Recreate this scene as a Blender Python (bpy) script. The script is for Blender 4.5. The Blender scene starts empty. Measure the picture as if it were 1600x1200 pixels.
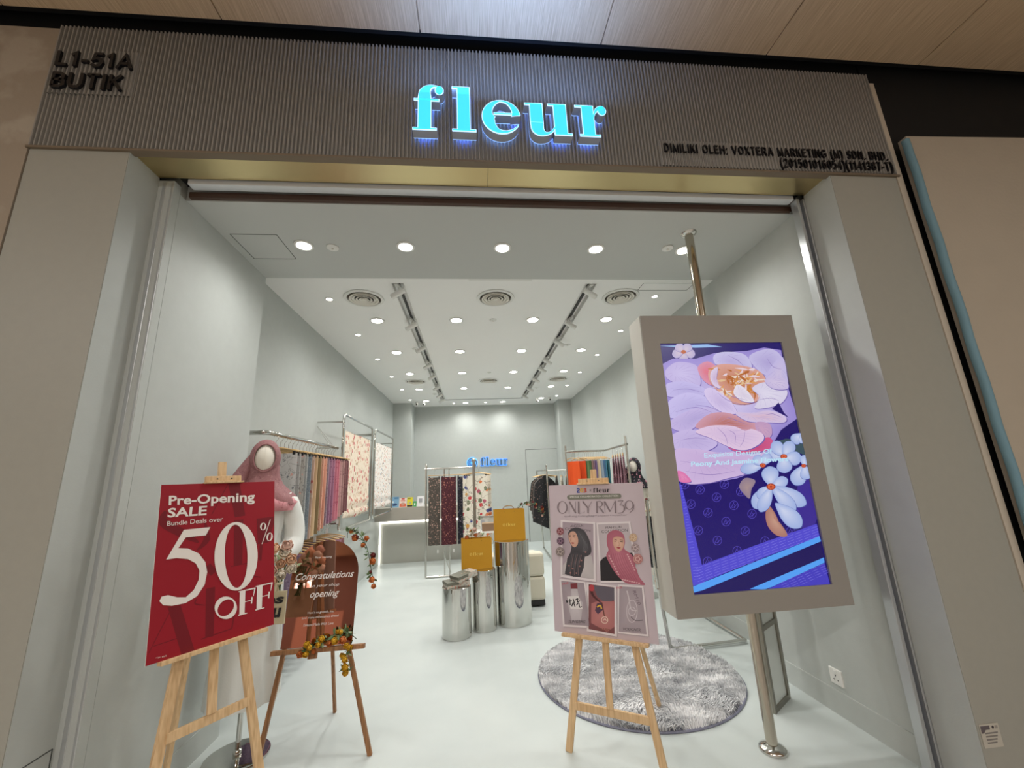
import bpy, bmesh, math, random
import numpy as np
from mathutils import Vector, Matrix, noise
random.seed(7)
SC = bpy.context.scene
COL = SC.collection
PI = math.pi

# ------------------------------------------------------------------ camera
CAM_F, CAM_D, CAM_H = 623.6, 1.888, 1.5
yaw, pitch, roll = 0.1028, 0.2305, -0.0454
f_ = Vector((math.sin(yaw)*math.cos(pitch), math.cos(yaw)*math.cos(pitch), math.sin(pitch)))
r_ = Vector((math.cos(yaw), -math.sin(yaw), 0)); u_ = r_.cross(f_)
R_ = r_*math.cos(roll)+u_*math.sin(roll); U_ = -r_*math.sin(roll)+u_*math.cos(roll)
cd = bpy.data.cameras.new('camera'); cam = bpy.data.objects.new('camera', cd); COL.objects.link(cam)
cd.sensor_width = 36; cd.lens = CAM_F/1600*36; cd.clip_start = .02; cd.clip_end = 100
m3 = Matrix((R_, U_, -f_)).transposed()
cam.matrix_world = Matrix.Translation((0, -CAM_D, CAM_H)) @ m3.to_4x4()
SC.camera = cam

# ------------------------------------------------------------------ world, exposure
w = bpy.data.worlds.new('world'); SC.world = w; w.use_nodes = True
w.node_tree.nodes['Background'].inputs[0].default_value = (1.0, .97, .93, 1)
w.node_tree.nodes['Background'].inputs[1].default_value = .05
SC.view_settings.view_transform = 'Standard'; SC.view_settings.look = 'None'
SC.view_settings.exposure = 0.4; SC.view_settings.gamma = 1; SC.view_settings.use_curve_mapping = False

def area_light(name, loc, size, sy, power, col, rot=(0, 0, 0)):
    l = bpy.data.lights.new(name, 'AREA'); l.shape = 'RECTANGLE'; l.size = size; l.size_y = sy
    l.energy = power; l.color = col
    o = bpy.data.objects.new(name, l); COL.objects.link(o); o.location = loc; o.rotation_euler = rot
    return o
# lamps of the mall walkway behind the photographer (their fixtures are the light strips built below)
for lx in (-5.5, -1.2, 3.1):
    area_light('mall_lamp', (lx, -4.2, 3.98), 2.4, .12, 60, (1.0, .97, .93))
for lx in (-6, 0, 6):
    area_light('mall_lamp', (lx, -8.6, 3.98), 2.4, .12, 70, (1.0, .95, .90))

# ------------------------------------------------------------------ helpers
def lin(c):
    return tuple(((x/255)/12.92 if x/255 <= .04045 else (((x/255)+.055)/1.055)**2.4) for x in c)
def C4(c): return (*lin(c), 1)
MATS = {}
def mat(name, col, rough=.5, metal=0, spec=.5, emit=None, es=1, bump=0, bscale=40, var=0, alpha=None, coat=0):
    if name in MATS: return MATS[name]
    m = bpy.data.materials.new(name); m.use_nodes = True; N = m.node_tree.nodes; L = m.node_tree.links
    b = N['Principled BSDF']; b.inputs['Base Color'].default_value = C4(col)
    b.inputs['Roughness'].default_value = rough; b.inputs['Metallic'].default_value = metal
    b.inputs['Specular IOR Level'].default_value = spec; b.inputs['Coat Weight'].default_value = coat
    if emit is not None:
        b.inputs['Emission Color'].default_value = C4(emit); b.inputs['Emission Strength'].default_value = es
    if bump or var:
        tc = N.new('ShaderNodeTexCoord'); nz = N.new('ShaderNodeTexNoise'); nz.inputs['Scale'].default_value = bscale
        nz.inputs['Detail'].default_value = 5
        L.new(tc.outputs['Object'], nz.inputs['Vector'])
        if bump:
            bp = N.new('ShaderNodeBump'); bp.inputs['Strength'].default_value = bump; bp.inputs['Distance'].default_value = .01
            L.new(nz.outputs['Fac'], bp.inputs['Height']); L.new(bp.outputs[0], b.inputs['Normal'])
        if var:
            n2 = N.new('ShaderNodeTexNoise'); n2.inputs['Scale'].default_value = bscale*.12; n2.inputs['Detail'].default_value = 6
            L.new(tc.outputs['Object'], n2.inputs['Vector'])
            mx = N.new('ShaderNodeMix'); mx.data_type = 'RGBA'
            mx.inputs[6].default_value = C4(tuple(max(0, x*(1-var)) for x in col)); mx.inputs[7].default_value = C4(tuple(min(255, x*(1+var)) for x in col))
            L.new(n2.outputs['Fac'], mx.inputs[0]); L.new(mx.outputs[2], b.inputs['Base Color'])
    if alpha is not None: b.inputs['Alpha'].default_value = alpha
    MATS[name] = m; return m

def floral(name, base, spots, scale=30, size=.28, rough=.75, veins=None):
    """printed cloth: small noisy blossoms of several colours scattered over a base colour"""
    if name in MATS: return MATS[name]
    m = bpy.data.materials.new(name); m.use_nodes = True; N = m.node_tree.nodes; L = m.node_tree.links
    b = N['Principled BSDF']; b.inputs['Roughness'].default_value = rough
    tc = N.new('ShaderNodeTexCoord'); nz = N.new('ShaderNodeTexNoise'); nz.inputs['Scale'].default_value = scale*1.5
    L.new(tc.outputs['Object'], nz.inputs['Vector'])
    mp = N.new('ShaderNodeMix'); mp.data_type = 'VECTOR'; mp.inputs[0].default_value = .035
    L.new(tc.outputs['Object'], mp.inputs[4]); L.new(nz.outputs['Color'], mp.inputs[5])
    v = N.new('ShaderNodeTexVoronoi'); v.inputs['Scale'].default_value = scale; L.new(mp.outputs[1], v.inputs['Vector'])
    ms = N.new('ShaderNodeMath'); ms.operation = 'LESS_THAN'; ms.inputs[1].default_value = size
    L.new(v.outputs['Distance'], ms.inputs[0])
    sp = N.new('ShaderNodeSeparateColor'); L.new(v.outputs['Color'], sp.inputs[0])
    cr = N.new('ShaderNodeValToRGB'); cr.color_ramp.interpolation = 'CONSTANT'
    el = cr.color_ramp.elements
    while len(el) < len(spots): el.new(1)
    for i, s in enumerate(spots): el[i].position = i/len(spots); el[i].color = C4(s)
    L.new(sp.outputs[0], cr.inputs[0])
    mx = N.new('ShaderNodeMix'); mx.data_type = 'RGBA'; mx.inputs[6].default_value = C4(base)
    L.new(ms.outputs[0], mx.inputs[0]); L.new(cr.outputs[0], mx.inputs[7])
    out = mx.outputs[2]
    if veins:
        w2 = N.new('ShaderNodeTexNoise'); w2.inputs['Scale'].default_value = scale*.55; w2.inputs['Detail'].default_value = 3
        L.new(tc.outputs['Object'], w2.inputs['Vector'])
        a = N.new('ShaderNodeMath'); a.operation = 'SUBTRACT'; a.inputs[1].default_value = .5; L.new(w2.outputs['Fac'], a.inputs[0])
        a2 = N.new('ShaderNodeMath'); a2.operation = 'ABSOLUTE'; L.new(a.outputs[0], a2.inputs[0])
        a3 = N.new('ShaderNodeMath'); a3.operation = 'LESS_THAN'; a3.inputs[1].default_value = .012; L.new(a2.outputs[0], a3.inputs[0])
        m2 = N.new('ShaderNodeMix'); m2.data_type = 'RGBA'; m2.inputs[7].default_value = C4(veins)
        L.new(a3.outputs[0], m2.inputs[0]); L.new(out, m2.inputs[6]); out = m2.outputs[2]
    L.new(out, b.inputs['Base Color']); MATS[name] = m; return m

def print_mat(name, emission=0, rough=.45):
    """ink: the colour of each printed shape is stored with the shape"""
    if name in MATS: return MATS[name]
    m = bpy.data.materials.new(name); m.use_nodes = True; N = m.node_tree.nodes; L = m.node_tree.links
    b = N['Principled BSDF']; a = N.new('ShaderNodeAttribute'); a.attribute_name = 'Col'
    b.inputs['Roughness'].default_value = rough
    if emission:
        b.inputs['Base Color'].default_value = (.005, .005, .006, 1); b.inputs['Roughness'].default_value = .25
        L.new(a.outputs['Color'], b.inputs['Emission Color']); b.inputs['Emission Strength'].default_value = emission
    else: L.new(a.outputs['Color'], b.inputs['Base Color'])
    MATS[name] = m; return m

def rpath(P, r, n=5, closed=False):
    """polyline with rounded corners"""
    P = [Vector(p) for p in P]; out = []; N = len(P)
    for i, p in enumerate(P):
        if not closed and i in (0, N-1): out.append(p); continue
        a, b = P[i-1]-p, P[(i+1) % N]-p; k = min(r, a.length*.45, b.length*.45); a, b = p+a.normalized()*k, p+b.normalized()*k
        for j in range(n+1):
            t = j/n; out.append((1-t)**2*a+2*t*(1-t)*p+t*t*b)
    return out
def catmull(P, n=8, closed=False):
    P = [Vector(p) for p in P]; out = []
    N = len(P)
    rng = range(N if closed else N-1)
    for i in rng:
        if closed: a, b, c, d = P[(i-1) % N], P[i], P[(i+1) % N], P[(i+2) % N]
        else: a, b, c, d = P[max(0, i-1)], P[i], P[i+1], P[min(N-1, i+2)]
        for k in range(n):
            t = k/n; out.append(.5*((2*b)+(c-a)*t+(2*a-5*b+4*c-d)*t*t+(3*b-a-3*c+d)*t**3))
    if not closed: out.append(P[-1])
    return out

class M:
    def __init__(s): s.v = []; s.f = []; s.c = None
    def _add(s, vs, fs, col=None):
        o = len(s.v); s.v += [Vector(x) for x in vs]; s.f += [tuple(i+o for i in f) for f in fs]
        if col is not None:
            if s.c is None: s.c = [(1, 1, 1)]*o
            s.c += col if isinstance(col, list) else [col]*len(vs)
        return s
    def box(s, x0, x1, y0, y1, z0, z1, mx=None):
        vs = [Vector((x, y, z)) for z in (z0, z1) for y in (y0, y1) for x in (x0, x1)]
        if mx is not None: vs = [mx @ v for v in vs]
        return s._add(vs, [(0, 2, 3, 1), (4, 5, 7, 6), (0, 1, 5, 4), (2, 6, 7, 3), (0, 4, 6, 2), (1, 3, 7, 5)])
    def beam(s, a, b, w, t, up=(0, 1, 0)):
        """rectangular bar from a to b, width w across, thickness t along 'up'"""
        a, b = Vector(a), Vector(b); d = (b-a).normalized(); n = Vector(up); n = (n-d*n.dot(d)).normalized(); e = d.cross(n)
        vs = [p+e*w/2*i+n*t/2*j for p in (a, b) for i, j in ((-1, -1), (1, -1), (1, 1), (-1, 1))]
        return s._add(vs, [(3, 2, 1, 0), (4, 5, 6, 7), (0, 1, 5, 4), (1, 2, 6, 5), (2, 3, 7, 6), (3, 0, 4, 7)])
    def tube(s, P, r, n=12, closed=False, cap=True):
        P = [Vector(p) for p in P]; N = len(P); rr = r if isinstance(r, (list, tuple)) else [r]*N
        T = []
        for i in range(N):
            if closed: d = P[(i+1) % N]-P[i-1]
            else: d = P[min(i+1, N-1)]-P[max(i-1, 0)]
            T.append(d.normalized() if d.length > 1e-9 else Vector((0, 0, 1)))
        ref = Vector((0, 0, 1)) if abs(T[0].z) < .9 else Vector((1, 0, 0))
        u = T[0].cross(ref).normalized(); vs = []
        for i in range(N):
            u = (u-T[i]*u.dot(T[i])).normalized(); q = T[i].cross(u)
            for k in range(n):
                a = 2*PI*k/n; vs.append(P[i]+(u*math.cos(a)+q*math.sin(a))*rr[i])
        fs = []
        for i in range(N if closed else N-1):
            j = (i+1) % N
            for k in range(n): fs.append((i*n+k, i*n+(k+1) % n, j*n+(k+1) % n, j*n+k))
        if not closed and cap: fs += [tuple(range(n))[::-1], tuple((N-1)*n+k for k in range(n))]
        return s._add(vs, fs)
    def lathe(s, prof, n=32, c=(0, 0, 0), sx=1, sy=1, fold=None, axis='z'):
        """prof: list of (radius, z)"""
        vs = []; N = len(prof); c = Vector(c)
        for i, (r, z) in enumerate(prof):
            for k in range(n):
                a = 2*PI*k/n; q = r*(1+(fold(a, i/(N-1)) if fold else 0))
                p = Vector((q*math.cos(a)*sx, q*math.sin(a)*sy, z))
                if axis == 'y': p = Vector((p.x, -p.z, p.y))
                vs.append(p+c)
        fs = [(i*n+k, i*n+(k+1) % n, (i+1)*n+(k+1) % n, (i+1)*n+k) for i in range(N-1) for k in range(n)]
        fs += [tuple(range(n))[::-1], tuple((N-1)*n+k for k in range(n))]
        return s._add(vs, fs)
    def ell(s, c, r, n=20, m=12, mx=None, th0=0, th1=PI):
        """ellipsoid, pole along local z; th0 > 0 leaves an opening round the pole"""
        vs = []; c = Vector(c)
        for i in range(m+1):
            th = th0+(th1-th0)*i/m
            for k in range(n):
                a = 2*PI*k/n
                p = Vector((r[0]*math.sin(th)*math.cos(a), r[1]*math.sin(th)*math.sin(a), r[2]*math.cos(th)))
                vs.append((mx @ p if mx is not None else p)+c)
        return s._add(vs, [(i*n+k, (i+1)*n+k, (i+1)*n+(k+1) % n, i*n+(k+1) % n) for i in range(m) for k in range(n)])
    def prism(s, pts, d0, d1, f):
        """pts 2D outline (may be concave), extruded between depths d0 and d1; f(u,v,d)->3D"""
        n = len(pts); vs = [f(p[0], p[1], d0) for p in pts]+[f(p[0], p[1], d1) for p in pts]
        fs = [tuple(range(n)), tuple(range(2*n-1, n-1, -1))]+[(i, i+n, (i+1) % n+n, (i+1) % n) for i in range(n)]
        return s._add(vs, fs)
    def rib(s, Lp, Rp, d0, d1, f, closed=False):
        """solid ribbon between two edge lines"""
        n = len(Lp); vs = []
        for a, b in zip(Lp, Rp): vs += [f(a[0], a[1], d0), f(b[0], b[1], d0), f(b[0], b[1], d1), f(a[0], a[1], d1)]
        fs = []
        for i in range(n if closed else n-1):
            j = (i+1) % n
            for k in range(4): fs.append((i*4+k, i*4+(k+1) % 4, j*4+(k+1) % 4, j*4+k))
        if not closed: fs += [(3, 2, 1, 0), tuple((n-1)*4+k for k in range(4))]
        return s._add(vs, fs)
    def xf(s, mx):
        s.v = [mx @ v for v in s.v]; return s
    def merge(s, o):
        return s._add(o.v, o.f, o.c if o.c is not None else None)
    def build(s, name, material, parent=None, smooth=None, world=False, bevel=0, kind=None, label=None):
        me = bpy.data.meshes.new(name)
        off = Vector((0, 0, 0))
        if world and parent is not None:
            p = parent
            while p.parent: p = p.parent
            off = p.location
        me.from_pydata([tuple(v-off) for v in s.v], [], s.f)
        if s.c is not None:
            a = me.attributes.new('Col', 'FLOAT_COLOR', 'POINT')
            c = s.c+[(1, 1, 1)]*(len(s.v)-len(s.c))
            a.data.foreach_set('color', [x for q in c for x in (*q, 1)])
        me.validate(); me.update()
        if smooth is not None:
            bm = bmesh.new(); bm.from_mesh(me); bmesh.ops.recalc_face_normals(bm, faces=bm.faces)
            for fc in bm.faces: fc.smooth = True
            for e in bm.edges:
                if len(e.link_faces) == 2 and e.calc_face_angle(0) > math.radians(smooth): e.smooth = False
            bm.to_mesh(me); bm.free()
        me.materials.append(material)
        o = bpy.data.objects.new(name, me); COL.objects.link(o)
        if parent is not None: o.parent = parent
        if bevel:
            b = o.modifiers.new('bevel', 'BEVEL'); b.width = bevel; b.segments = 2; b.limit_method = 'ANGLE'
        if kind: o['kind'] = kind
        if label: o['label'] = label
        return o

def thing(name, label, cat, loc=(0, 0, 0), rz=0, group=None):
    o = bpy.data.objects.new(name, None); COL.objects.link(o); o.empty_display_size = .1
    o.location = loc; o.rotation_euler = (0, 0, rz); return tag(o, label, cat, group)
def tag(o, label, cat, group=None, kind=None):
    o['label'] = label; o['category'] = cat
    if group: o['group'] = group
    if kind: o['kind'] = kind
    return o
def struct(o, label=None):
    o['kind'] = 'structure'
    if label: o['label'] = label
    return o
def dup(root, loc=None, rz=None, label=None, group=None):
    r = root.copy(); COL.objects.link(r)
    if loc is not None: r.location = loc
    if rz is not None: r.rotation_euler = (0, 0, rz)
    if label: r['label'] = label
    if group: r['group'] = group
    for ch in list(root.children):
        c = ch.copy(); COL.objects.link(c); c.parent = r
        for g in list(ch.children):
            d = g.copy(); COL.objects.link(d); d.parent = c
    return r

def text_shape(s, bold=0, shear=0, space=1):
    """flat outline faces of a line of writing; returns M in the unit square of its own bounds"""
    cu = bpy.data.curves.new('t', 'FONT'); cu.body = s; cu.offset = bold; cu.shear = shear; cu.space_character = space
    cu.resolution_u = 3; cu.size = 1
    o = bpy.data.objects.new('t', cu); COL.objects.link(o)
    me = bpy.data.meshes.new_from_object(o)
    m = M(); vs = [v.co.copy() for v in me.vertices]
    x0 = min(v.x for v in vs); x1 = max(v.x for v in vs); y0 = min(v.y for v in vs); y1 = max(v.y for v in vs)
    m.v = [Vector(((v.x-x0)/(x1-x0), (v.y-y0)/(y1-y0), 0)) for v in vs]; m.f = [tuple(p.vertices) for p in me.polygons]
    bpy.data.objects.remove(o); bpy.data.curves.remove(cu); bpy.data.meshes.remove(me)
    return m
def solid(m, t, f):
    """give flat unit-square text thickness t; f(u,v,d) maps to 3D"""
    o = M(); n = len(m.v)
    o.v = [f(v.x, v.y, 0) for v in m.v]+[f(v.x, v.y, t) for v in m.v]
    o.f = [tuple(p) for p in m.f]+[tuple(i+n for i in p[::-1]) for p in m.f]
    cnt = {}
    for p in m.f:
        for i in range(len(p)):
            e = (p[i], p[(i+1) % len(p)]); cnt[tuple(sorted(e))] = cnt.get(tuple(sorted(e)), [])+[e]
    for k, es in cnt.items():
        if len(es) == 1: a, b = es[0]; o.f.append((b, a, a+n, b+n))
    return o

class Quad:
    """maps layout coordinates (four corners of a printed sheet) onto the sheet's own (u, v)"""
    def __init__(s, c, W, H):  # c: TL TR BR BL
        s.W, s.H = W, H; dst = [(0, H), (W, H), (W, 0), (0, 0)]; A = []; B = []
        for (x, y), (u, v) in zip(c, dst):
            A += [[x, y, 1, 0, 0, 0, -u*x, -u*y], [0, 0, 0, x, y, 1, -v*x, -v*y]]; B += [u, v]
        s.h = list(np.linalg.solve(np.array(A, float), np.array(B, float)))+[1]
    def __call__(s, x, y):
        h = s.h; w_ = h[6]*x+h[7]*y+1; return ((h[0]*x+h[1]*y+h[2])/w_, (h[3]*x+h[4]*y+h[5])/w_)

class Art:
    """flat printed artwork: coloured shapes layered a fraction of a millimetre apart, clipped to the sheet"""
    def __init__(s, q, step=.00004): s.q = q; s.m = M(); s.m.c = []; s.k = 0; s.step = step
    def _clip(s, P):
        W, H = s.q.W, s.q.H
        for ax, lim, sg in ((0, 0, 1), (0, W, -1), (1, 0, 1), (1, H, -1)):
            O = []
            for i in range(len(P)):
                a, b = P[i-1], P[i]; da, db = (a[ax]-lim)*sg, (b[ax]-lim)*sg
                if (da >= 0) != (db >= 0):
                    t = da/(da-db); O.append((a[0]+(b[0]-a[0])*t, a[1]+(b[1]-a[1])*t))
                if db >= 0: O.append(b)
            P = O
            if not P: break
        return P
    def poly(s, pts, col, col2=None, smooth=False, fan=None, uv=False):
        if smooth: pts = [tuple(p[:2]) for p in catmull([(p[0], p[1], 0) for p in pts], 5, True)]
        P = [s.q(*p[:2]) if not uv else p for p in pts]; P = s._clip(P)
        if len(P) < 3: return s
        s.k += 1; d = s.k*s.step; c1 = lin(col)
        if col2 is None: s.m._add([(p[0], p[1], d) for p in P], [tuple(range(len(P)))], c1)
        else:
            cx = sum(p[0] for p in P)/len(P); cy = sum(p[1] for p in P)/len(P)
            if fan:
                fx, fy = s.q(*fan) if not uv else fan
                if 0 <= fx <= s.q.W and 0 <= fy <= s.q.H: cx, cy = fx, fy
            n = len(P); s.m._add([(p[0], p[1], d) for p in P]+[(cx, cy, d)], [(i, (i+1) % n, n) for i in range(n)], [c1]*n+[lin(col2)])
        return s
    def line(s, pts, w, col, smooth=True):
        if smooth: pts = [tuple(p[:2]) for p in catmull([(p[0], p[1], 0) for p in pts], 5)]
        if not isinstance(w, (list, tuple)): w = [w]*len(pts)
        else: w = [np.interp(i/(len(pts)-1), np.linspace(0, 1, len(w)), w) for i in range(len(pts))]
        L, R = [], []
        for i, p in enumerate(pts):
            a, b = pts[max(0, i-1)], pts[min(len(pts)-1, i+1)]; dx, dy = b[0]-a[0], b[1]-a[1]; l = math.hypot(dx, dy) or 1
            L.append((p[0]-dy/l*w[i]/2, p[1]+dx/l*w[i]/2)); R.append((p[0]+dy/l*w[i]/2, p[1]-dx/l*w[i]/2))
        s.k += 1; d = s.k*s.step; cl = lin(col); W, H = s.q.W, s.q.H
        vs = []
        for a, b in zip(L, R):
            for q in (a, b):
                u, v = s.q(*q); vs.append((min(max(u, 0), W), min(max(v, 0), H), d))
        s.m._add(vs, [(2*i, 2*i+1, 2*i+3, 2*i+2) for i in range(len(pts)-1)], cl); return s
    def ring(s, cx, cy, rx, ry, tx, ty, col, n=40, rot=0, irot=0):
        c, si = math.cos(rot), math.sin(rot); c2, s2 = math.cos(irot), math.sin(irot); vs = []; s.k += 1
        for i in range(n):
            a = 2*PI*i/n
            for x, y, cc, ss in ((rx*math.cos(a), ry*math.sin(a), c, si), ((rx-tx)*math.cos(a), (ry-ty)*math.sin(a), c2, s2)):
                u, v = s.q(cx+x*cc-y*ss, cy+x*ss+y*cc); vs.append((min(max(u, 0), s.q.W), min(max(v, 0), s.q.H), s.k*s.step))
        s.m._add(vs, [(2*i, 2*i+1, (2*i+3) % (2*n), (2*i+2) % (2*n)) for i in range(n)], lin(col)); return s
    def ell(s, cx, cy, rx, ry, col, col2=None, rot=0, n=24, fan=None):
        c, si = math.cos(rot), math.sin(rot)
        return s.poly([(cx+rx*math.cos(2*PI*i/n)*c-ry*math.sin(2*PI*i/n)*si, cy+rx*math.cos(2*PI*i/n)*si+ry*math.sin(2*PI*i/n)*c) for i in range(n)], col, col2, fan=fan)
    def petal(s, bx, by, tx, ty, w, col, col2, edge=None, wav=0, seed=0):
        """petal from base to tip; w = half width"""
        rnd = random.Random(seed); dx, dy = tx-bx, ty-by; l = math.hypot(dx, dy); ex, ey = dx/l, dy/l; nx, ny = -ey, ex
        prof = [(0, .12), (.18, .5), (.42, .88), (.68, 1), (.88, .74), (1, .2)]
        A = [(t, w*k*(1+rnd.uniform(-wav, wav))) for t, k in prof]; B = [(t, -w*k*(1+rnd.uniform(-wav, wav))) for t, k in prof]
        P = [(bx+dx*t+nx*o, by+dy*t+ny*o) for t, o in A+B[::-1]]
        if edge:
            cx, cy = (bx+tx)/2, (by+ty)/2
            s.poly([(cx+(p[0]-cx)*1.035+1, cy+(p[1]-cy)*1.035+1.5) for p in P], edge, smooth=True)
        return s.poly(P, col, col2, smooth=True, fan=(bx+dx*.3, by+dy*.3))
    def text(s, st, bl, br, tl, col, **k):
        """bl, br: ends of the bottom of the line's bounds, tl: top left"""
        m = text_shape(st, **k); s.k += 1; tr = (br[0]+tl[0]-bl[0], br[1]+tl[1]-bl[1]); vs = []
        for v in m.v:
            x = bl[0]*(1-v.x)*(1-v.y)+br[0]*v.x*(1-v.y)+tl[0]*(1-v.x)*v.y+tr[0]*v.x*v.y
            y = bl[1]*(1-v.x)*(1-v.y)+br[1]*v.x*(1-v.y)+tl[1]*(1-v.x)*v.y+tr[1]*v.x*v.y
            uu, vv = s.q(x, y); vs.append((uu, vv, s.k*s.step))
        s.m._add(vs, m.f, lin(col)); return s
    def place(s, f):
        """f(u, v, d) -> 3D"""
        o = M(); o.v = [Vector(f(v[0], v[1], v[2])) for v in s.m.v]; o.f = list(s.m.f); o.c = list(s.m.c); return o
class Crop:
    def __init__(s, q, x0, y0, k): s.q, s.x0, s.y0, s.k = q, x0, y0, k; s.W, s.H = q.W, q.H
    def __call__(s, x, y): return s.q(s.x0+x/s.k, s.y0+y/s.k)

# ---- bold serif letters of the shop name, x-height 1, baseline 0: lists of (left edge, right edge, closed)
def rc(x0, x1, y0, y1): return ([(x0, y0), (x0, y1)], [(x1, y0), (x1, y1)], False)
def disc(cx, cy, r):
    return ([(cx+r*math.cos(a)*1, cy+r*math.sin(a)) for a in [PI/2+PI*i/12 for i in range(13)]],
            [(cx+r*math.cos(a), cy+r*math.sin(a)) for a in [PI/2-PI*i/12 for i in range(13)]], False)
def cur(A, B, n=6):
    return ([tuple(p[:2]) for p in catmull([(*a, 0) for a in A], n)], [tuple(p[:2]) for p in catmull([(*b, 0) for b in B], n)], False)
def e_shape():
    L, R = [], []
    keys = [(8, .30), (40, .20), (75, .08), (95, .07), (130, .22), (180, .42), (225, .34), (262, .14), (285, .10), (312, .06), (332, .03)]
    for i in range(50):
        d = 8+(332-8)*i/49; t = np.interp(d, [k[0] for k in keys], [k[1] for k in keys]); a = math.radians(d)
        ox, oy = .595+.595*math.cos(a), .5+.53*math.sin(a)
        l = math.hypot(math.cos(a)*.53, math.sin(a)*.595)
        L.append((ox, oy)); R.append((ox-t*math.cos(a)*.53/l, oy-t*math.sin(a)*.595/l))
    return (L, R, False)
GL = {
 'f': ([rc(.15, .55, .03, 1.02), rc(0, .71, 0, .075), rc(.03, .79, .89, .965),
        cur([(.15, 1.0), (.2, 1.22), (.38, 1.37), (.6, 1.4), (.8, 1.36)], [(.55, 1.0), (.53, 1.18), (.56, 1.28), (.64, 1.32), (.78, 1.31)]), disc(.785, 1.235, .135)], .95),
 'l': ([rc(.15, .55, .03, 1.385), rc(0, .72, 0, .075), rc(0, .545, 1.32, 1.39)], .72),
 'e': ([e_shape(), rc(.36, 1.18, .56, .635)], 1.19),
 'u': ([rc(.15, .57, .36, .985), rc(0, .565, .92, .99), rc(.89, 1.31, .03, .985), rc(.72, 1.305, .92, .99), rc(.89, 1.45, 0, .075),
        cur([(.15, .37), (.19, .12), (.36, -.02), (.58, -.03), (.78, .04), (.92, .18)], [(.57, .37), (.57, .18), (.61, .1), (.69, .09), (.8, .14), (.92, .3)])], 1.45),
 'r': ([rc(.2, .6, .03, .985), rc(.1, .76, 0, .075), rc(0, .595, .92, .99),
        cur([(.58, .72), (.66, .9), (.8, .99), (.92, .98)], [(.58, .56), (.66, .74), (.76, .82), (.9, .86)]), disc(.87, .84, .145)], 1.02)}
ADV = {'f': 0, 'l': 1.16, 'e': 2.05, 'u': 3.37, 'r': 4.95}      # pen position of each letter, x-heights
def fleur_art(A, bl, br, xh, col):
    """the shop name as flat print between two baseline ends; xh = vector of one x-height"""
    k = 5.97
    ux, uy = (br[0]-bl[0])/k, (br[1]-bl[1])/k
    for ch in 'fleur':
        for L, R, _ in GL[ch][0]:
            A.k += 1; n = len(L); vs = []
            for a, b in zip(L, R):
                for p in (a, b):
                    X = p[0]+ADV[ch]; u, v = A.q(bl[0]+ux*X+xh[0]*p[1], bl[1]+uy*X+xh[1]*p[1]); vs.append((u, v, A.k*A.step))
            A.m._add(vs, [(2*i, 2*i+1, 2*i+3, 2*i+2) for i in range(n-1)], lin(col))

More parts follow.
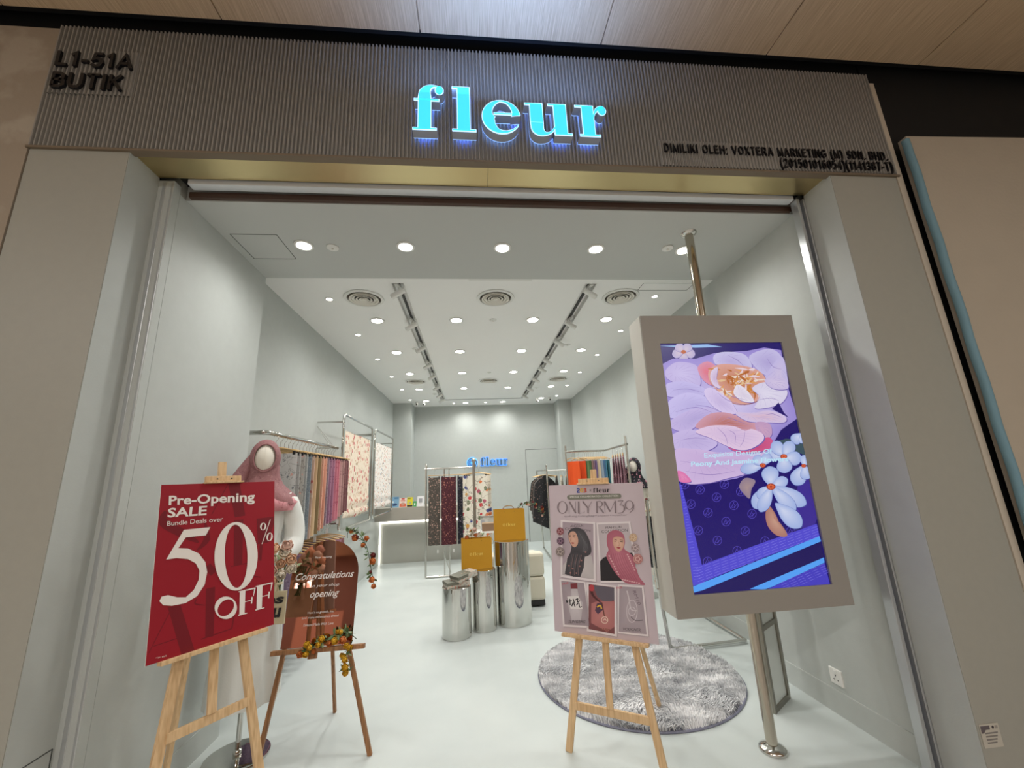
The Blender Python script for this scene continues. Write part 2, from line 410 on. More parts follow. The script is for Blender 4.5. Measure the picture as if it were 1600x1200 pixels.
# ------------------------------------------------------------------ materials
PAINT = mat('painted_wall_grey_green', (188, 193, 190), .6, bump=.05, bscale=120, var=.02)
CEILW = mat('ceiling_paint', (246, 246, 244), .7)
CEILP = mat('portal_ceiling_paint', (194, 197, 194), .65)
LAMI = mat('pillar_laminate', (160, 160, 151), .45, bump=.03, bscale=200, var=.02)
STEEL = mat('brushed_steel', (200, 198, 192), .22, 1)
CHROME = mat('mirror_polished_steel', (206, 205, 200), .04, 1)
SGL = {  # plain upright sans letters as strokes: (width, [polylines]) in units of the cap height
 'L': (.52, [[(.08, 1), (.08, .08), (.52, .08)]]), '1': (.42, [[(.05, .74), (.26, .93), (.26, 0)]]), '-': (.32, [[(0, .38), (.3, .38)]]),
 '5': (.56, [[(.5, .92), (.16, .92), (.1, .52), (.28, .6), (.44, .54), (.5, .33), (.42, .12), (.24, .06), (.06, .2)]]), 'A': (.74, [[(.05, 0), (.36, .96), (.68, 0)], [(.18, .34), (.55, .34)]]),
 'B': (.62, [[(.08, .07), (.08, .93), (.38, .93), (.52, .82), (.5, .6), (.36, .51), (.08, .51)], [(.36, .51), (.56, .42), (.58, .2), (.42, .07), (.08, .07)]]), 'U': (.68, [[(.08, 1), (.08, .3), (.18, .1), (.34, .06), (.5, .1), (.6, .3), (.6, 1)]]),
 'T': (.62, [[(.02, .93), (.6, .93)], [(.31, .93), (.31, 0)]]), 'I': (.16, [[(.08, 0), (.08, 1)]]), 'K': (.64, [[(.08, 0), (.08, 1)], [(.56, 1), (.1, .42)], [(.26, .58), (.6, 0)]]),
 'D': (.68, [[(.08, .07), (.08, .93), (.34, .93), (.54, .8), (.6, .5), (.54, .2), (.34, .07), (.08, .07)]]), 'M': (.78, [[(.08, 0), (.08, .95), (.39, .1), (.7, .95), (.7, 0)]]), 'O': (.76, [[(.38, .94), (.16, .84), (.07, .5), (.16, .16), (.38, .06), (.6, .16), (.69, .5), (.6, .84), (.38, .94)]]),
 'E': (.58, [[(.56, .93), (.08, .93), (.08, .07), (.57, .07)], [(.08, .52), (.5, .52)]]), 'H': (.68, [[(.08, 0), (.08, 1)], [(.6, 0), (.6, 1)], [(.08, .52), (.6, .52)]]), ':': (.16, [[(.08, 0), (.08, .12)], [(.08, .55), (.08, .68)]]), '.': (.16, [[(.08, 0), (.08, .12)]]),
 'V': (.68, [[(.02, 1), (.34, .04), (.66, 1)]]), 'X': (.66, [[(.04, 0), (.6, 1)], [(.04, 1), (.62, 0)]]), 'R': (.66, [[(.08, 0), (.08, .93), (.42, .93), (.57, .8), (.55, .58), (.4, .48), (.08, .48)], [(.36, .48), (.6, 0)]]), 'N': (.68, [[(.08, 0), (.08, .96), (.6, .04), (.6, 1)]]),
 'G': (.74, [[(.66, .76), (.52, .92), (.3, .93), (.12, .78), (.07, .5), (.13, .2), (.32, .06), (.54, .1), (.66, .22), (.66, .46), (.4, .46)]]), 'S': (.62, [[(.55, .78), (.44, .92), (.24, .93), (.1, .8), (.14, .6), (.46, .44), (.56, .28), (.46, .1), (.24, .06), (.06, .24)]]),
 '(': (.3, [[(.26, 1.02), (.1, .75), (.07, .38), (.12, .02), (.26, -.25)]]), ')': (.3, [[(.04, 1.02), (.2, .75), (.23, .38), (.18, .02), (.04, -.25)]]),
 '2': (.56, [[(.06, .7), (.14, .88), (.3, .93), (.46, .84), (.48, .64), (.36, .44), (.1, .18), (.05, .07), (.52, .07)]]), '0': (.56, [[(.28, .94), (.12, .82), (.06, .5), (.12, .16), (.28, .06), (.44, .16), (.5, .5), (.44, .82), (.28, .94)]]),
 '6': (.56, [[(.48, .8), (.36, .93), (.2, .88), (.08, .62), (.07, .34), (.16, .12), (.3, .06), (.45, .14), (.5, .32), (.43, .52), (.28, .58), (.12, .46), (.08, .34)]]), '4': (.58, [[(.42, 0), (.42, .93), (.06, .32), (.55, .32)]]),
 '3': (.56, [[(.06, .74), (.18, .92), (.36, .92), (.46, .76), (.4, .58), (.22, .52), (.42, .46), (.5, .28), (.42, .1), (.22, .06), (.05, .24)]]), '8': (.56, [[(.28, .93), (.12, .84), (.12, .62), (.28, .53), (.44, .62), (.44, .84), (.28, .93)], [(.28, .53), (.08, .4), (.08, .16), (.28, .06), (.48, .16), (.48, .4), (.28, .53)]]),
 '7': (.54, [[(.05, .93), (.5, .93), (.3, .5), (.2, 0)]]), ' ': (.3, [])}
def stroke_text(s, w, h, f, d0, d1, bold=.15, gap=.12):
    """raised block lettering, one line fitted into w x h"""
    tot = sum(SGL[c][0]+gap for c in s)-gap; k = w/tot; x = 0; out = []
    for c in s:
        m = M()
        for pl in SGL[c][1]:
            pts = [Vector((p[0]*k+x, p[1]*h, 0)) for p in pl]; L, R = [], []; hw = bold*h*.5
            cl = (pts[0]-pts[-1]).length < 1e-6
            if cl: pts = pts[:-1]
            n = len(pts)
            for i, p in enumerate(pts):
                a = pts[(i-1) % n] if (i or cl) else p; b = pts[(i+1) % n] if (i < n-1 or cl) else p
                d1_ = (p-a).normalized() if (p-a).length > 1e-9 else (b-p).normalized(); d2_ = (b-p).normalized() if (b-p).length > 1e-9 else d1_
                t = (d1_+d2_).normalized(); q = min(1.8, 1/max(.3, t.dot(d1_))); nx, ny = -t.y*hw*q, t.x*hw*q
                L.append((p.x+nx, p.y+ny)); R.append((p.x-nx, p.y-ny))
            m.rib(L, R, d0, d1, f, closed=cl)
        if m.v: out.append(m)
        x += (SGL[c][0]+gap)*k
    return out
WHITE = mat('white_enamel', (232, 232, 228), .4)
BLACK = mat('black_void', (8, 9, 12), .8)
DARK = mat('dark_plastic', (22, 22, 24), .4)
KRAFT = mat('hanger_wood', (205, 172, 122), .5)
# ------------------------------------------------------------------ the setting
PL, PR, QL, QR, OL, OR_ = -1.722, 2.207, -1.64, 2.2, -2.18, 2.652
ZF, ZT, ZC1, YP, ZC2 = 3.223, 4.0, 3.16, 1.224, 3.3235
WL, WR, YB, YK = -1.854, 2.41, 7.583, 8.127

def floor_mat():
    m = bpy.data.materials.new('floor_epoxy'); m.use_nodes = True; N = m.node_tree.nodes; L = m.node_tree.links
    b = N['Principled BSDF']; tc = N.new('ShaderNodeTexCoord'); n = N.new('ShaderNodeTexNoise'); n.inputs['Scale'].default_value = 1.3; n.inputs['Detail'].default_value = 8
    L.new(tc.outputs['Object'], n.inputs['Vector']); r = N.new('ShaderNodeValToRGB')
    r.color_ramp.elements[0].position = .35; r.color_ramp.elements[0].color = C4((190, 198, 197)); r.color_ramp.elements[1].position = .7; r.color_ramp.elements[1].color = C4((203, 210, 208))
    L.new(n.outputs['Fac'], r.inputs[0]); L.new(r.outputs[0], b.inputs['Base Color']); b.inputs['Roughness'].default_value = .38; b.inputs['Specular IOR Level'].default_value = .35
    return m
struct(M().box(OL-.3, WR+.3, .18, 8.3, -.1, 0).build('floor', floor_mat()))
struct(M().box(-9, 9, -11, .18, -.1, -.001).build('floor', mat('mall_floor_tile', (190, 188, 182), .3, var=.05, bscale=20)))
# pillars and the portal behind them
struct(M().box(OL, PL, 0, .2, 0, ZF).box(OL, PL-.03, .2, .25, 0, ZF).box(OL, QL, .25, YP, 0, ZC1+.3).build('wall_front_left', LAMI))
struct(M().box(PR, OR_, 0, .2, 0, ZF).box(PR+.03, OR_, .2, .25, 0, ZF).box(QR, OR_, .25, YP, 0, ZC1+.3).build('wall_front_right', LAMI))
for sx, x0, x1 in (('left', PL-.001, PL+.002), ('right', PR-.002, PR+.001)):       # painted returns of the pillars
    struct(M().box(x0, x1, .003, .2, 0, ZF).box(*((QL-.001, QL+.002) if sx == 'left' else (QR-.002, QR+.001)), .25, YP-.002, 0, ZC1).build('trim_1' if sx == 'left' else 'trim_2', PAINT))
struct(M().box(OL, OR_, .30, YP, ZC1, ZC1+.4).build('ceiling', CEILP))
struct(M().box(WL-.1, WL, YP, 8.3, 0, 3.6).build('wall_left', PAINT))
struct(M().box(WR, WR+.1, YP, 8.3, 0, 3.6).build('wall_right', PAINT))
struct(M().box(WL-.1, WR+.1, YK, YK+.15, 0, 3.6).build('wall_back', PAINT))
struct(M().box(WL, -1.43, YB, YK, 0, ZC2).build('trim_3', PAINT))
struct(M().box(2.09, WR, YB, YK, 0, ZC2).build('trim_4', PAINT))
# main ceiling with a recessed slot for each light track
tx = [(-.735, -.62), (1.135, 1.25)]
cm = M()
cm.box(WL, tx[0][0], YP, YK, ZC2, ZC2+.15).box(tx[0][1], tx[1][0], YP, YK, ZC2, ZC2+.15).box(tx[1][1], WR, YP, YK, ZC2, ZC2+.15)
for a, b in tx: cm.box(a, b, YP, 1.62, ZC2, ZC2+.15).box(a, b, 7.3, YK, ZC2, ZC2+.15).box(a, b, 1.62, 7.3, ZC2+.05, ZC2+.15)
struct(cm.build('ceiling', CEILW))
struct(M().box(QR-.008, QR, .26, YP, 0, .14).build('baseboard_right', PAINT))
struct(M().box(QL, QL+.008, .26, YP, 0, .14).build('baseboard_left', PAINT))
struct(M().box(WR-.008, WR, YP, YB, 0, .14).build('baseboard_right', PAINT))

# brass soffit in two sheets, then the shutter slot
BR = mat('brushed_brass', (206, 188, 142), .3, 1, bump=.02, bscale=30)
struct(M().box(PL, .118, 0, .194, ZF, ZF+.05).box(.12, PR, 0, .194, ZF, ZF+.05).build('trim_5', BR))
struct(M().box(QL, QR, .194, .30, ZF+.03, ZF+.3).build('trim_6', BLACK))
sh = thing('roller_shutter', 'white bottom bar of the roller shutter retracted above the shop opening', 'shutter', (.28, .22, 3.2))
M().box(QL+.06, QR-.06, .208, .262, 3.2, 3.235).build('bottom_bar', mat('shutter_white', (222, 228, 232), .3), sh, world=True, bevel=.004)
M().box(QL+.03, QR-.03, .275, .298, 3.165, 3.2).build('slot_edge', mat('shutter_brown', (74, 52, 40), .5), sh, world=True)
for side, x, sg in (('left', PL+.023, 1), ('right', PR-.062, 1)):
    t = thing('shutter_guide', 'steel vertical guide rail for the shutter on the %s jamb' % side, 'rail', (x, .225, 0)); RM = mat('rail_metal', (196, 200, 202), .3, .6)
    M().box(x, x+.02, .198, .2485, 0, 3.2).build('guide_channel', RM, t, world=True, bevel=.002)
    M().box(x+.046, x+.058, .198, .2485, 0, 3.2).build('guide_channel', RM, t, world=True, bevel=.002)
    M().box(x+.02, x+.046, .225, .2485, 0, 3.2).build('brush_slot', mat('rail_slot', (84, 92, 108), .5), t, world=True)
struct(M().box(PL-.004, QL+.001, .2, .249, 0, ZC1+.05).build('trim_11', PAINT))

# fluted fascia
def flutes(x0, x1, z0, z1, y, pitch=.0208, amp=.0075, back=.03):
    n = int(round((x1-x0)/pitch)); pp = (x1-x0)/n; vs = []; fs = []
    for i in range(n):
        for t, k in ((0, 0), (.06, .75), (.16, 1), (.44, 1), (.54, .75), (.6, 0)):
            x = x0+(i+t)*pp; vs += [(x, y-amp*2*k, z0), (x, y-amp*2*k, z1)]
    vs += [(x1, y, z0), (x1, y, z1)]; n = len(vs)//2-1
    m = M(); m._add(vs, [(2*i, 2*i+2, 2*i+3, 2*i+1) for i in range(n)])
    m.box(x0, x1, y-.001, y+back, z0, z1); return m
FL = mat('fluted_fascia_paint', (146, 143, 137), .5)
struct(flutes(OL, 2.66, ZF, ZT, .0).build('wall_front', FL, smooth=50))
struct(M().box(OL-.01, 2.67, -.014, .03, ZF-.012, ZF).build('trim_7', mat('fascia_edge', (120, 106, 88), .5)))
struct(M().box(-9, 9, .05, .3, 3.45, 4.6).build('wall_front', BLACK))
struct(M().box(2.675, 9, .04, .3, 0, 4.6).build('wall_front', BLACK))
# neighbours: bare plaster at the left, hoarding with a taped edge at the right
def plaster():
    m = mat('bare_plaster', (186, 168, 146), .8, bump=.25, bscale=35); N = m.node_tree.nodes; L = m.node_tree.links
    b = N['Principled BSDF']; tc = N.new('ShaderNodeTexCoord'); n = N.new('ShaderNodeTexNoise'); n.inputs['Scale'].default_value = 3.2; n.inputs['Detail'].default_value = 7
    L.new(tc.outputs['Object'], n.inputs[0]); r = N.new('ShaderNodeValToRGB'); e = r.color_ramp.elements
    e[0].position = .52; e[0].color = C4((158, 146, 130)); e[1].position = .6; e[1].color = C4((172, 162, 147))
    L.new(n.outputs['Fac'], r.inputs[0]); L.new(r.outputs[0], b.inputs['Base Color']); return m
struct(M().box(-9, OL-.004, -.006, .3, 0, 3.985).build('wall_left', plaster()))
struct(M().box(2.655, 2.695, -.005, .3, 0, 3.94).build('trim_8', mat('partition_edge', (196, 186, 170), .6)))
hb = M().box(0, 3.4, 0, .05, 0, 3.47); hb.xf(Matrix.Translation((2.735, -.055, 0)) @ Matrix.Rotation(math.radians(-2), 4, 'Z'))
struct(hb.build('wall_right', mat('hoarding_board', (176, 166, 150), .7, bump=.1, bscale=60, var=.02)))
tp = M(); P = []
for i in range(30):
    z = 3.43*i/29; P.append((2.715+.004*math.sin(i*1.7), -.062, z))
tp.tube(P, .02, 10); tag(tp.build('foam_edge_strip', mat('blue_foam', (112, 148, 162), .7, bump=.2, bscale=60), smooth=50), 'pale blue foam strip running down the left edge of the cream hoarding', 'strip')

# mall ceiling: timber-look planks with dark joints
def wood_ceiling():
    m = bpy.data.materials.new('ceiling_timber'); m.use_nodes = True; N = m.node_tree.nodes; L = m.node_tree.links; b = N['Principled BSDF']
    tc = N.new('ShaderNodeTexCoord'); mp = N.new('ShaderNodeMapping'); mp.inputs['Scale'].default_value = (60, 1.6, 1); L.new(tc.outputs['Object'], mp.inputs[0])
    n = N.new('ShaderNodeTexNoise'); n.inputs['Scale'].default_value = 3; n.inputs['Detail'].default_value = 6; n.inputs['Roughness'].default_value = .65; L.new(mp.outputs[0], n.inputs[0])
    r = N.new('ShaderNodeValToRGB'); e = r.color_ramp.elements; e[0].position = .3; e[0].color = C4((186, 158, 126)); e[1].position = .7; e[1].color = C4((224, 200, 166))
    L.new(n.outputs['Fac'], r.inputs[0]); L.new(r.outputs[0], b.inputs['Base Color']); b.inputs['Roughness'].default_value = .42
    return m
cm = M()
xs = [-9.1]+[-.257+1.087*k for k in range(-7, 9)]+[9.1]
for a, b in zip(xs, xs[1:]): cm.box(a+.004, b-.004, -11, -.055, 4.055, 4.1)
cm.box(-9, 9, -11, -.06, 4.07, 4.12)
struct(cm.build('ceiling', wood_ceiling()))
struct(M().box(-9, 9, -.06, .3, 4.3, 4.4).box(-9, 9, -.05, .0, 4.1, 4.4).build('trim_9', BLACK))

# across the walkway: what the mirrors see
struct(M().box(-9, 9, -11.2, -11, 0, 4.1).build('wall_opposite', mat('opposite_front', (150, 122, 112), .5, var=.2, bscale=6)))
struct(M().box(-9.2, -9, -11, 0, 0, 4.1).box(9, 9.2, -11, 0, 0, 4.1).build('wall_opposite', mat('mall_side', (150, 128, 108), .6)))
LAMP = mat('light_strip', (255, 255, 255), .5, emit=(255, 244, 230), es=5)
for i, (lx, ly) in enumerate([(-5.5, -4.2), (-1.2, -4.2), (3.1, -4.2), (-6, -8.6), (0, -8.6), (6, -8.6)]):
    t = thing('strip_light', 'linear strip light in the walkway ceiling, %s' % ['near row left', 'near row middle', 'near row right', 'far row left', 'far row middle', 'far row right'][i], 'light', (lx, ly, 4.02), group='strip lights in the mall ceiling')
    M().box(-1.2, 1.2, -.06, .06, .015, .035).build('housing', DARK, t); M().box(-1.18, 1.18, -.04, .04, 0, .02).build('diffuser', LAMP, t)
t = thing('opposite_shop_sign', 'white lit shop name on the storefront across the walkway', 'sign', (-6.0, -10.95, 2.85))
m = text_shape('COLORIS', bold=.02)
m = solid(m, .05, lambda u, v, d: Vector((1.1-2.2*u, .05-d, v*.55)))
m.build('letters', mat('lit_white', (255, 255, 255), .5, emit=(255, 248, 240), es=9), t)
for k, (x0, x1, z0, z1, c, e) in enumerate([(-9, -6.6, .1, 2.4, (80, 60, 56), 0), (-5.6, -4.2, .1, 2.4, (190, 150, 130), .35), (-3.6, -.6, .1, 2.5, (58, 40, 40), 0), (-.2, 2.8, .1, 2.6, (170, 145, 125), .4), (3.6, 6.8, .1, 2.5, (50, 44, 60), 0)]):
    struct(M().box(x0, x1, -11, -10.96, z0, z1).build('window_%d' % (k+1), mat('shop_window_%d' % k, c, .15, emit=c if e else None, es=e)))

# ------------------------------------------------------------------ signs on the fascia
sg = thing('shop_name_sign', 'large glowing cyan serif letters spelling the shop name on the fluted fascia', 'sign', (.25, -.02, 3.33))
LF = mat('cyan_lit_face', (60, 200, 235), .4, emit=(56, 205, 235), es=.78)
LE = mat('letter_rim', (190, 215, 235), .4, emit=(176, 215, 255), es=1.0)
LS = mat('letter_return', (180, 190, 205), .4)
LH = mat('letter_back_glow', (120, 160, 255), .5, emit=(130, 175, 255), es=2.2)
X0, SX, ZB, SZ = -.288, 1.088/5.97, 3.338, .2165
for ch in 'fleur':
    rb, wd = GL[ch]; body, face, glow, rim = M(), M(), M(), M()
    ff = lambda u, v, d, ch=ch: Vector((X0+(u+ADV[ch])*SX, d, ZB+v*SZ))
    for L, R, cl in rb:
        body.rib(L, R, -.03, -.082, ff); rim.rib(L, R, -.082, -.086, ff)
        cx = [((a[0]+b[0])/2, (a[1]+b[1])/2) for a, b in zip(L, R)]
        def ins(A, B, k=.022):
            o = []
            for a, b in zip(A, B):
                dx, dy = b[0]-a[0], b[1]-a[1]; l = math.hypot(dx, dy) or 1; t = min(k, l*.35); o.append((a[0]+dx/l*t, a[1]+dy/l*t))
            return o
        L2, R2 = ins(L, R), ins(R, L)
        if len(L2) == 2:
            for q in (L2, R2):
                dy = q[1][1]-q[0][1]; k2 = min(.022, dy*.3); q[0] = (q[0][0], q[0][1]+k2); q[1] = (q[1][0], q[1][1]-k2)
        face.rib(L2, R2, -.086, -.0875, ff); glow.rib(L, R, -.028, -.03, ff)
    b = body.build('letter', LS, sg, world=True)
    rim.build('letter_rim', LE, b, world=True); face.build('lit_face', LF, b, world=True); glow.build('back_glow', LH, b, world=True)
l = bpy.data.lights.new('sign_glow', 'AREA'); l.shape = 'RECTANGLE'; l.size = 1.05; l.size_y = .2; l.energy = 8; l.color = (.26, .46, 1)
lo = bpy.data.objects.new('sign_glow', l); COL.objects.link(lo); lo.location = (.26, -.2, 3.52); lo.rotation_euler = (math.radians(-150), 0, 0)

INK = mat('black_lettering', (10, 12, 20), .35)
us = thing('unit_number_sign', 'black raised unit number lettering on a small fluted plate at the fascia corner', 'sign', (-1.95, -.01, 3.54))
flutes(-2.152, -1.75, 3.54, 3.83, -.008, back=.006).build('fluted_plate', FL, us, world=True, smooth=50)
for s, x0, x1, z0, z1 in (('L1-51A', -2.135, -1.765, 3.705, 3.80), ('BUTIK', -2.132, -1.795, 3.563, 3.66)):
    for m in stroke_text(s, x1-x0, z1-z0, lambda u, v, d: Vector((x0+u, d, z0+v)), -.023, -.036, .17): m.build('letter', INK, us, world=True)
ow = thing('owner_sign', 'small black two-line company lettering at the lower right of the fluted fascia', 'sign', (1.85, -.01, 3.21))
flutes(1.128, 2.655, 3.226, 3.40, -.006, back=.004).build('fluted_plate', FL, ow, world=True, smooth=50)
for s, x0, x1, z0, z1 in (('DIMILIKI OLEH: VOXTERA MARKETING (M) SDN. BHD.', 1.150, 2.60, 3.313, 3.372), ('(201501016054)(1141387-T)', 1.868, 2.615, 3.234, 3.298)):
    for m in stroke_text(s, x1-x0, z1-z0, lambda u, v, d: Vector((x0+u, d, z0+v)), -.021, -.031, .092, .2): m.build('letter', INK, ow, world=True)

# panel lines and small wall fittings
def hatch(name, label, pts, mt, cat='access panel'):
    o = M()
    for a, b in zip(pts, pts[1:]+pts[:1]): o.beam(a, b, .004, .003, up=(0, 0, 1) if abs(a[2]-b[2]) < .001 and abs(a[2]) > 1 else (1, 0, 0))
    return tag(o.build(name, mt), label, cat)
SEAM = mat('seam_shadow_gap', (70, 74, 72), .8)
hatch('access_panel', 'flush square access panel in the entrance ceiling, left corner', [(-1.58, .625, ZC1), (-1.285, .625, ZC1), (-1.285, .93, ZC1), (-1.58, .93, ZC1)], SEAM)
hatch('access_panel', 'low access panel outlined on the left jamb near the floor', [(PL+.002, .02, .515), (PL+.002, .188, .515), (PL+.002, .188, .12), (PL+.002, .02, .12)], SEAM)
so = thing('wall_socket', 'white single power socket with switch low on the right entrance wall', 'socket', (QR, .725, .22))
M().box(-.012, 0, -.044, .044, -.044, .044).build('face_plate', WHITE, so, bevel=.003)
M().box(-.0135, -.011, -.003, .003, .004, .013).box(-.0135, -.011, -.018, -.010, -.018, -.013).box(-.0135, -.011, .010, .018, -.018, -.013).build('socket_holes', DARK, so)
M().box(-.016, -.011, -.012, .006, .022, .036).build('switch', WHITE, so)
st = thing('wall_sticker', 'small faded printed notice stuck low on the right pillar', 'sticker', (2.265, -.001, .29))
M().box(-.048, .048, -.0015, 0, -.045, .045).build('paper', mat('sticker_paper', (188, 184, 172), .6), st)
A = Art(Quad([(0, 0), (96, 0), (96, 90), (0, 90)], .096, .09), .0001)
A.poly([(4, 6), (50, 6), (50, 22), (28, 22), (16, 34), (4, 34)], (96, 88, 92)).ell(66, 14, 6, 6, (60, 56, 60)).poly([(76, 8), (90, 8), (90, 20), (76, 20)], (150, 146, 140))
for k in range(4): A.poly([(20, 32+k*12), (84-k*5, 32+k*12), (84-k*5, 38+k*12), (20, 38+k*12)], (128, 124, 120))
A.place(lambda u, v, d: (u-.048, -.0016-d, v-.045)).build('print', print_mat('ink'), st)

# ------------------------------------------------------------------ ceiling fittings
GLOW = mat('lamp_lens', (255, 255, 255), .5, emit=(255, 250, 238), es=22)
def downlight(label, r, group, power, spot=150, blend=.8, col=(1, .985, .95)):
    t = thing('downlight', label, 'downlight', (0, 0, 0), group=group)
    M().lathe([(r, .0), (r*1.12, -.001), (r*1.12, -.006), (r*.86, -.009), (r*.80, -.002), (r*.80, .0)], 28).build('trim_ring', WHITE, t, smooth=50)
    M().lathe([(r*.8, -.003), (r*.4, -.004)], 24).build('lens', GLOW, t)
    l = bpy.data.lights.new('lamp', 'SPOT'); l.energy = power; l.spot_size = math.radians(spot); l.spot_blend = blend; l.shadow_soft_size = r*.8; l.color = col
    o = bpy.data.objects.new('lamp', l); COL.objects.link(o); o.parent = t; o.location = (0, 0, -.02)
    return t
def copies(proto, pts, labels=None):
    for i, p in enumerate(pts):
        if i == 0: proto.location = p; o = proto
        else: o = dup(proto, p)
        if labels: o['label'] = labels[i]
P = downlight('round downlight in the lower ceiling just inside the entrance', .058, 'downlights over the entrance', 23, 160, 1.0)
nm = ['leftmost of the five entrance downlights', 'entrance downlight second from the left', 'middle one of the five entrance downlights', 'entrance downlight second from the right', 'rightmost entrance downlight, beside the steel pole']
copies(P, [(x, .745, ZC1) for x in (-1.157, -.455, .246, .955, 1.654)], nm)
P = downlight('large round downlight in the main ceiling', .075, 'large downlights of the shop ceiling', 30, 155, .9)
pts, lb = [], []
cn = ['left column', 'second column', 'third column', 'right column']; rn = ['nearest row', 'second row', 'third row', 'fourth row', 'last row by the back wall']
for j, y in enumerate((2.52, 3.7, 4.9, 6.12, 7.35)):
    for i, x in enumerate((-1.065, -.165, .738, 1.64)):
        if j == 4 and i in (1, 2): y2 = 7.7
        else: y2 = y
        pts.append((x, y2, ZC2)); lb.append('large round downlight, %s, %s' % (cn[i], rn[j]))
copies(P, pts, lb)
P = downlight('small spotlight recessed along the wall', .035, 'small spotlights along both side walls', 9, 62, .8, (1, .93, .80))
pts, lb = [], []
for j, y in enumerate((1.95, 2.97, 4.01, 5.07, 6.1, 7.17)):
    for x, s in ((-1.4, 'left'), (1.965, 'right')):
        pts.append((x, y-(.06 if x > 0 else 0), ZC2)); lb.append('small recessed spotlight by the %s wall, %s from the entrance' % (s, ['first', 'second', 'third', 'fourth', 'fifth', 'sixth'][j]))
for x, s in ((-.45, 'left of'), (.32, 'above')): pts.append((x, 7.72, ZC2)); lb.append('small recessed spotlight %s the back wall sign' % s)
copies(P, pts, lb)
VG = mat('vent_grey', (226, 222, 212), .5); VD = mat('vent_gap', (84, 76, 66), .8)
def vent():
    t = thing('air_diffuser', 'round ceiling air diffuser', 'vent', (0, 0, 0), group='round air diffusers')
    M().lathe([(.19, 0), (.195, -.004), (.19, -.012), (.165, -.014), (.16, -.004), (.16, 0)], 36).build('outer_ring', WHITE, t, smooth=50)
    M().lathe([(.16, -.001), (.001, -.002)], 36).build('throat', VD, t)
    for k, r in enumerate((.14, .108, .076, .044)):
        M().lathe([(r, -.006-k*.001), (r+.004, -.02), (r-.014, -.014), (r-.016, -.006-k*.001)], 32).build('cone', VG, t, smooth=50)
    M().lathe([(.022, -.004), (.022, -.02), (.001, -.021)], 20).build('hub', VG, t)
    return t
copies(vent(), [(-1.06, 1.94, ZC2), (.262, 1.93, ZC2), (1.59, 1.9, ZC2), (-1.04, 5.47, ZC2), (.317, 5.51, ZC2), (1.66, 5.48, ZC2)],
       ['round air diffuser, near row, left', 'round air diffuser, near row, middle', 'round air diffuser, near row, right', 'round air diffuser, far row, left', 'round air diffuser, far row, middle', 'round air diffuser, far row, right'])
det = thing('smoke_detector', 'white round cover plate', 'detector', (-.968, .765, ZC1), group='round ceiling covers')
M().lathe([(.04, 0), (.042, -.008), (.03, -.013), (.001, -.014)], 24).build('cover', WHITE, det, smooth=40)
M().lathe([(.008, -.0135), (.008, -.02), (.001, -.021)], 12).build('sensor', VG, det)
pts = [(-.968, .765, ZC1), (1.512, .72, ZC1), (.265, 2.52, ZC2), (.30, 4.91, ZC2), (-.78, 3.55, ZC2), (1.38, 3.45, ZC2), (-.8, 6.6, ZC2), (1.35, 6.2, ZC2)]
copies(det, pts, ['round cover in the entrance ceiling beside the leftmost downlight', 'round cover in the entrance ceiling beside the steel pole', 'small round detector between the two nearest middle downlights', 'small round detector above the middle far diffuser', 'tiny ceiling sensor beside the left track, second bay', 'tiny ceiling sensor beside the right track, second bay', 'tiny ceiling sensor beside the left track at the back', 'tiny ceiling sensor beside the right track at the back'])
hp = thing('ceiling_unit', 'flush slim white ceiling unit just behind the entrance beam', 'air curtain', (.29, 1.5, ZC2))
M().box(-.3, .3, -.12, .05, -.012, 0).build('body', WHITE, hp, bevel=.004); M().box(-.2, -.05, -.08, .0, -.015, -.011).box(.05, .2, -.08, .0, -.015, -.011).build('grille', VG, hp)
hatch('access_panel', 'thin outlined access panel in the main ceiling near the right wall', [(1.72, 1.6, ZC2), (2.25, 1.6, ZC2), (2.25, 1.75, ZC2), (1.72, 1.75, ZC2)], SEAM)
# light tracks and their heads
for k, (a, b) in enumerate(tx):
    t = thing('light_track', 'black-lined light track recessed in the ceiling on the %s side' % ('left', 'right')[k], 'track', ((a+b)/2, 1.62, ZC2))
    M().box(-.009, .009, .02, 5.66, .02, .05).build('rail', DARK, t); M().box(-.056, -.05, 0, 5.68, -.004, .05).box(.05, .056, 0, 5.68, -.004, .05).build('edge_profile', WHITE, t)
t = thing('light_track', 'thin cross track joining both side tracks near the back wall', 'track', (.257, 7.3, ZC2))
M().box(-.93, .93, -.012, .012, -.006, 0).build('rail', mat('track_grey', (110, 110, 108), .5), t)
hd = thing('track_spotlight', 'white cylindrical spotlight on the track', 'spotlight', group='white spotlights on the ceiling tracks')
M().box(-.016, .016, -.06, .06, -.0, .02).build('adapter', WHITE, hd); M().tube([(0, 0, 0), (0, 0, -.03)], .008).build('stem', WHITE, hd)
M().tube([(.06, .0, -.035), (-.07, .0, -.09)], .028, 16).build('lamp_body', WHITE, hd, smooth=40); M().tube([(-.071, .0, -.0905), (-.073, 0, -.0915)], .022, 16).build('lens', mat('dark_lens', (60, 58, 54), .2), hd)
pts, rz, lb = [], [], []
on = ['first', 'second', 'third', 'fourth', 'fifth', 'sixth', 'seventh', 'eighth']
for i, y in enumerate((1.70, 2.55, 3.40, 4.25, 4.94, 5.8, 6.54, 7.1)): pts.append((-.677, y, ZC2+.0)); rz.append(-.3); lb.append('white cylindrical spotlight, %s along the left track' % on[i])
for i, y in enumerate((1.70, 2.54, 3.21, 4.10, 4.6, 5.33, 6.13, 6.9)): pts.append((1.192, y, ZC2+.0)); rz.append(PI+.3); lb.append('white cylindrical spotlight, %s along the right track' % on[i])
for i, p in enumerate(pts):
    o = hd if i == 0 else dup(hd)
    o.location = p; o.rotation_euler = (0, 0, rz[i]); o['label'] = lb[i]
cc = thing('security_camera', 'small white ceiling camera', 'camera', group='small security cameras')
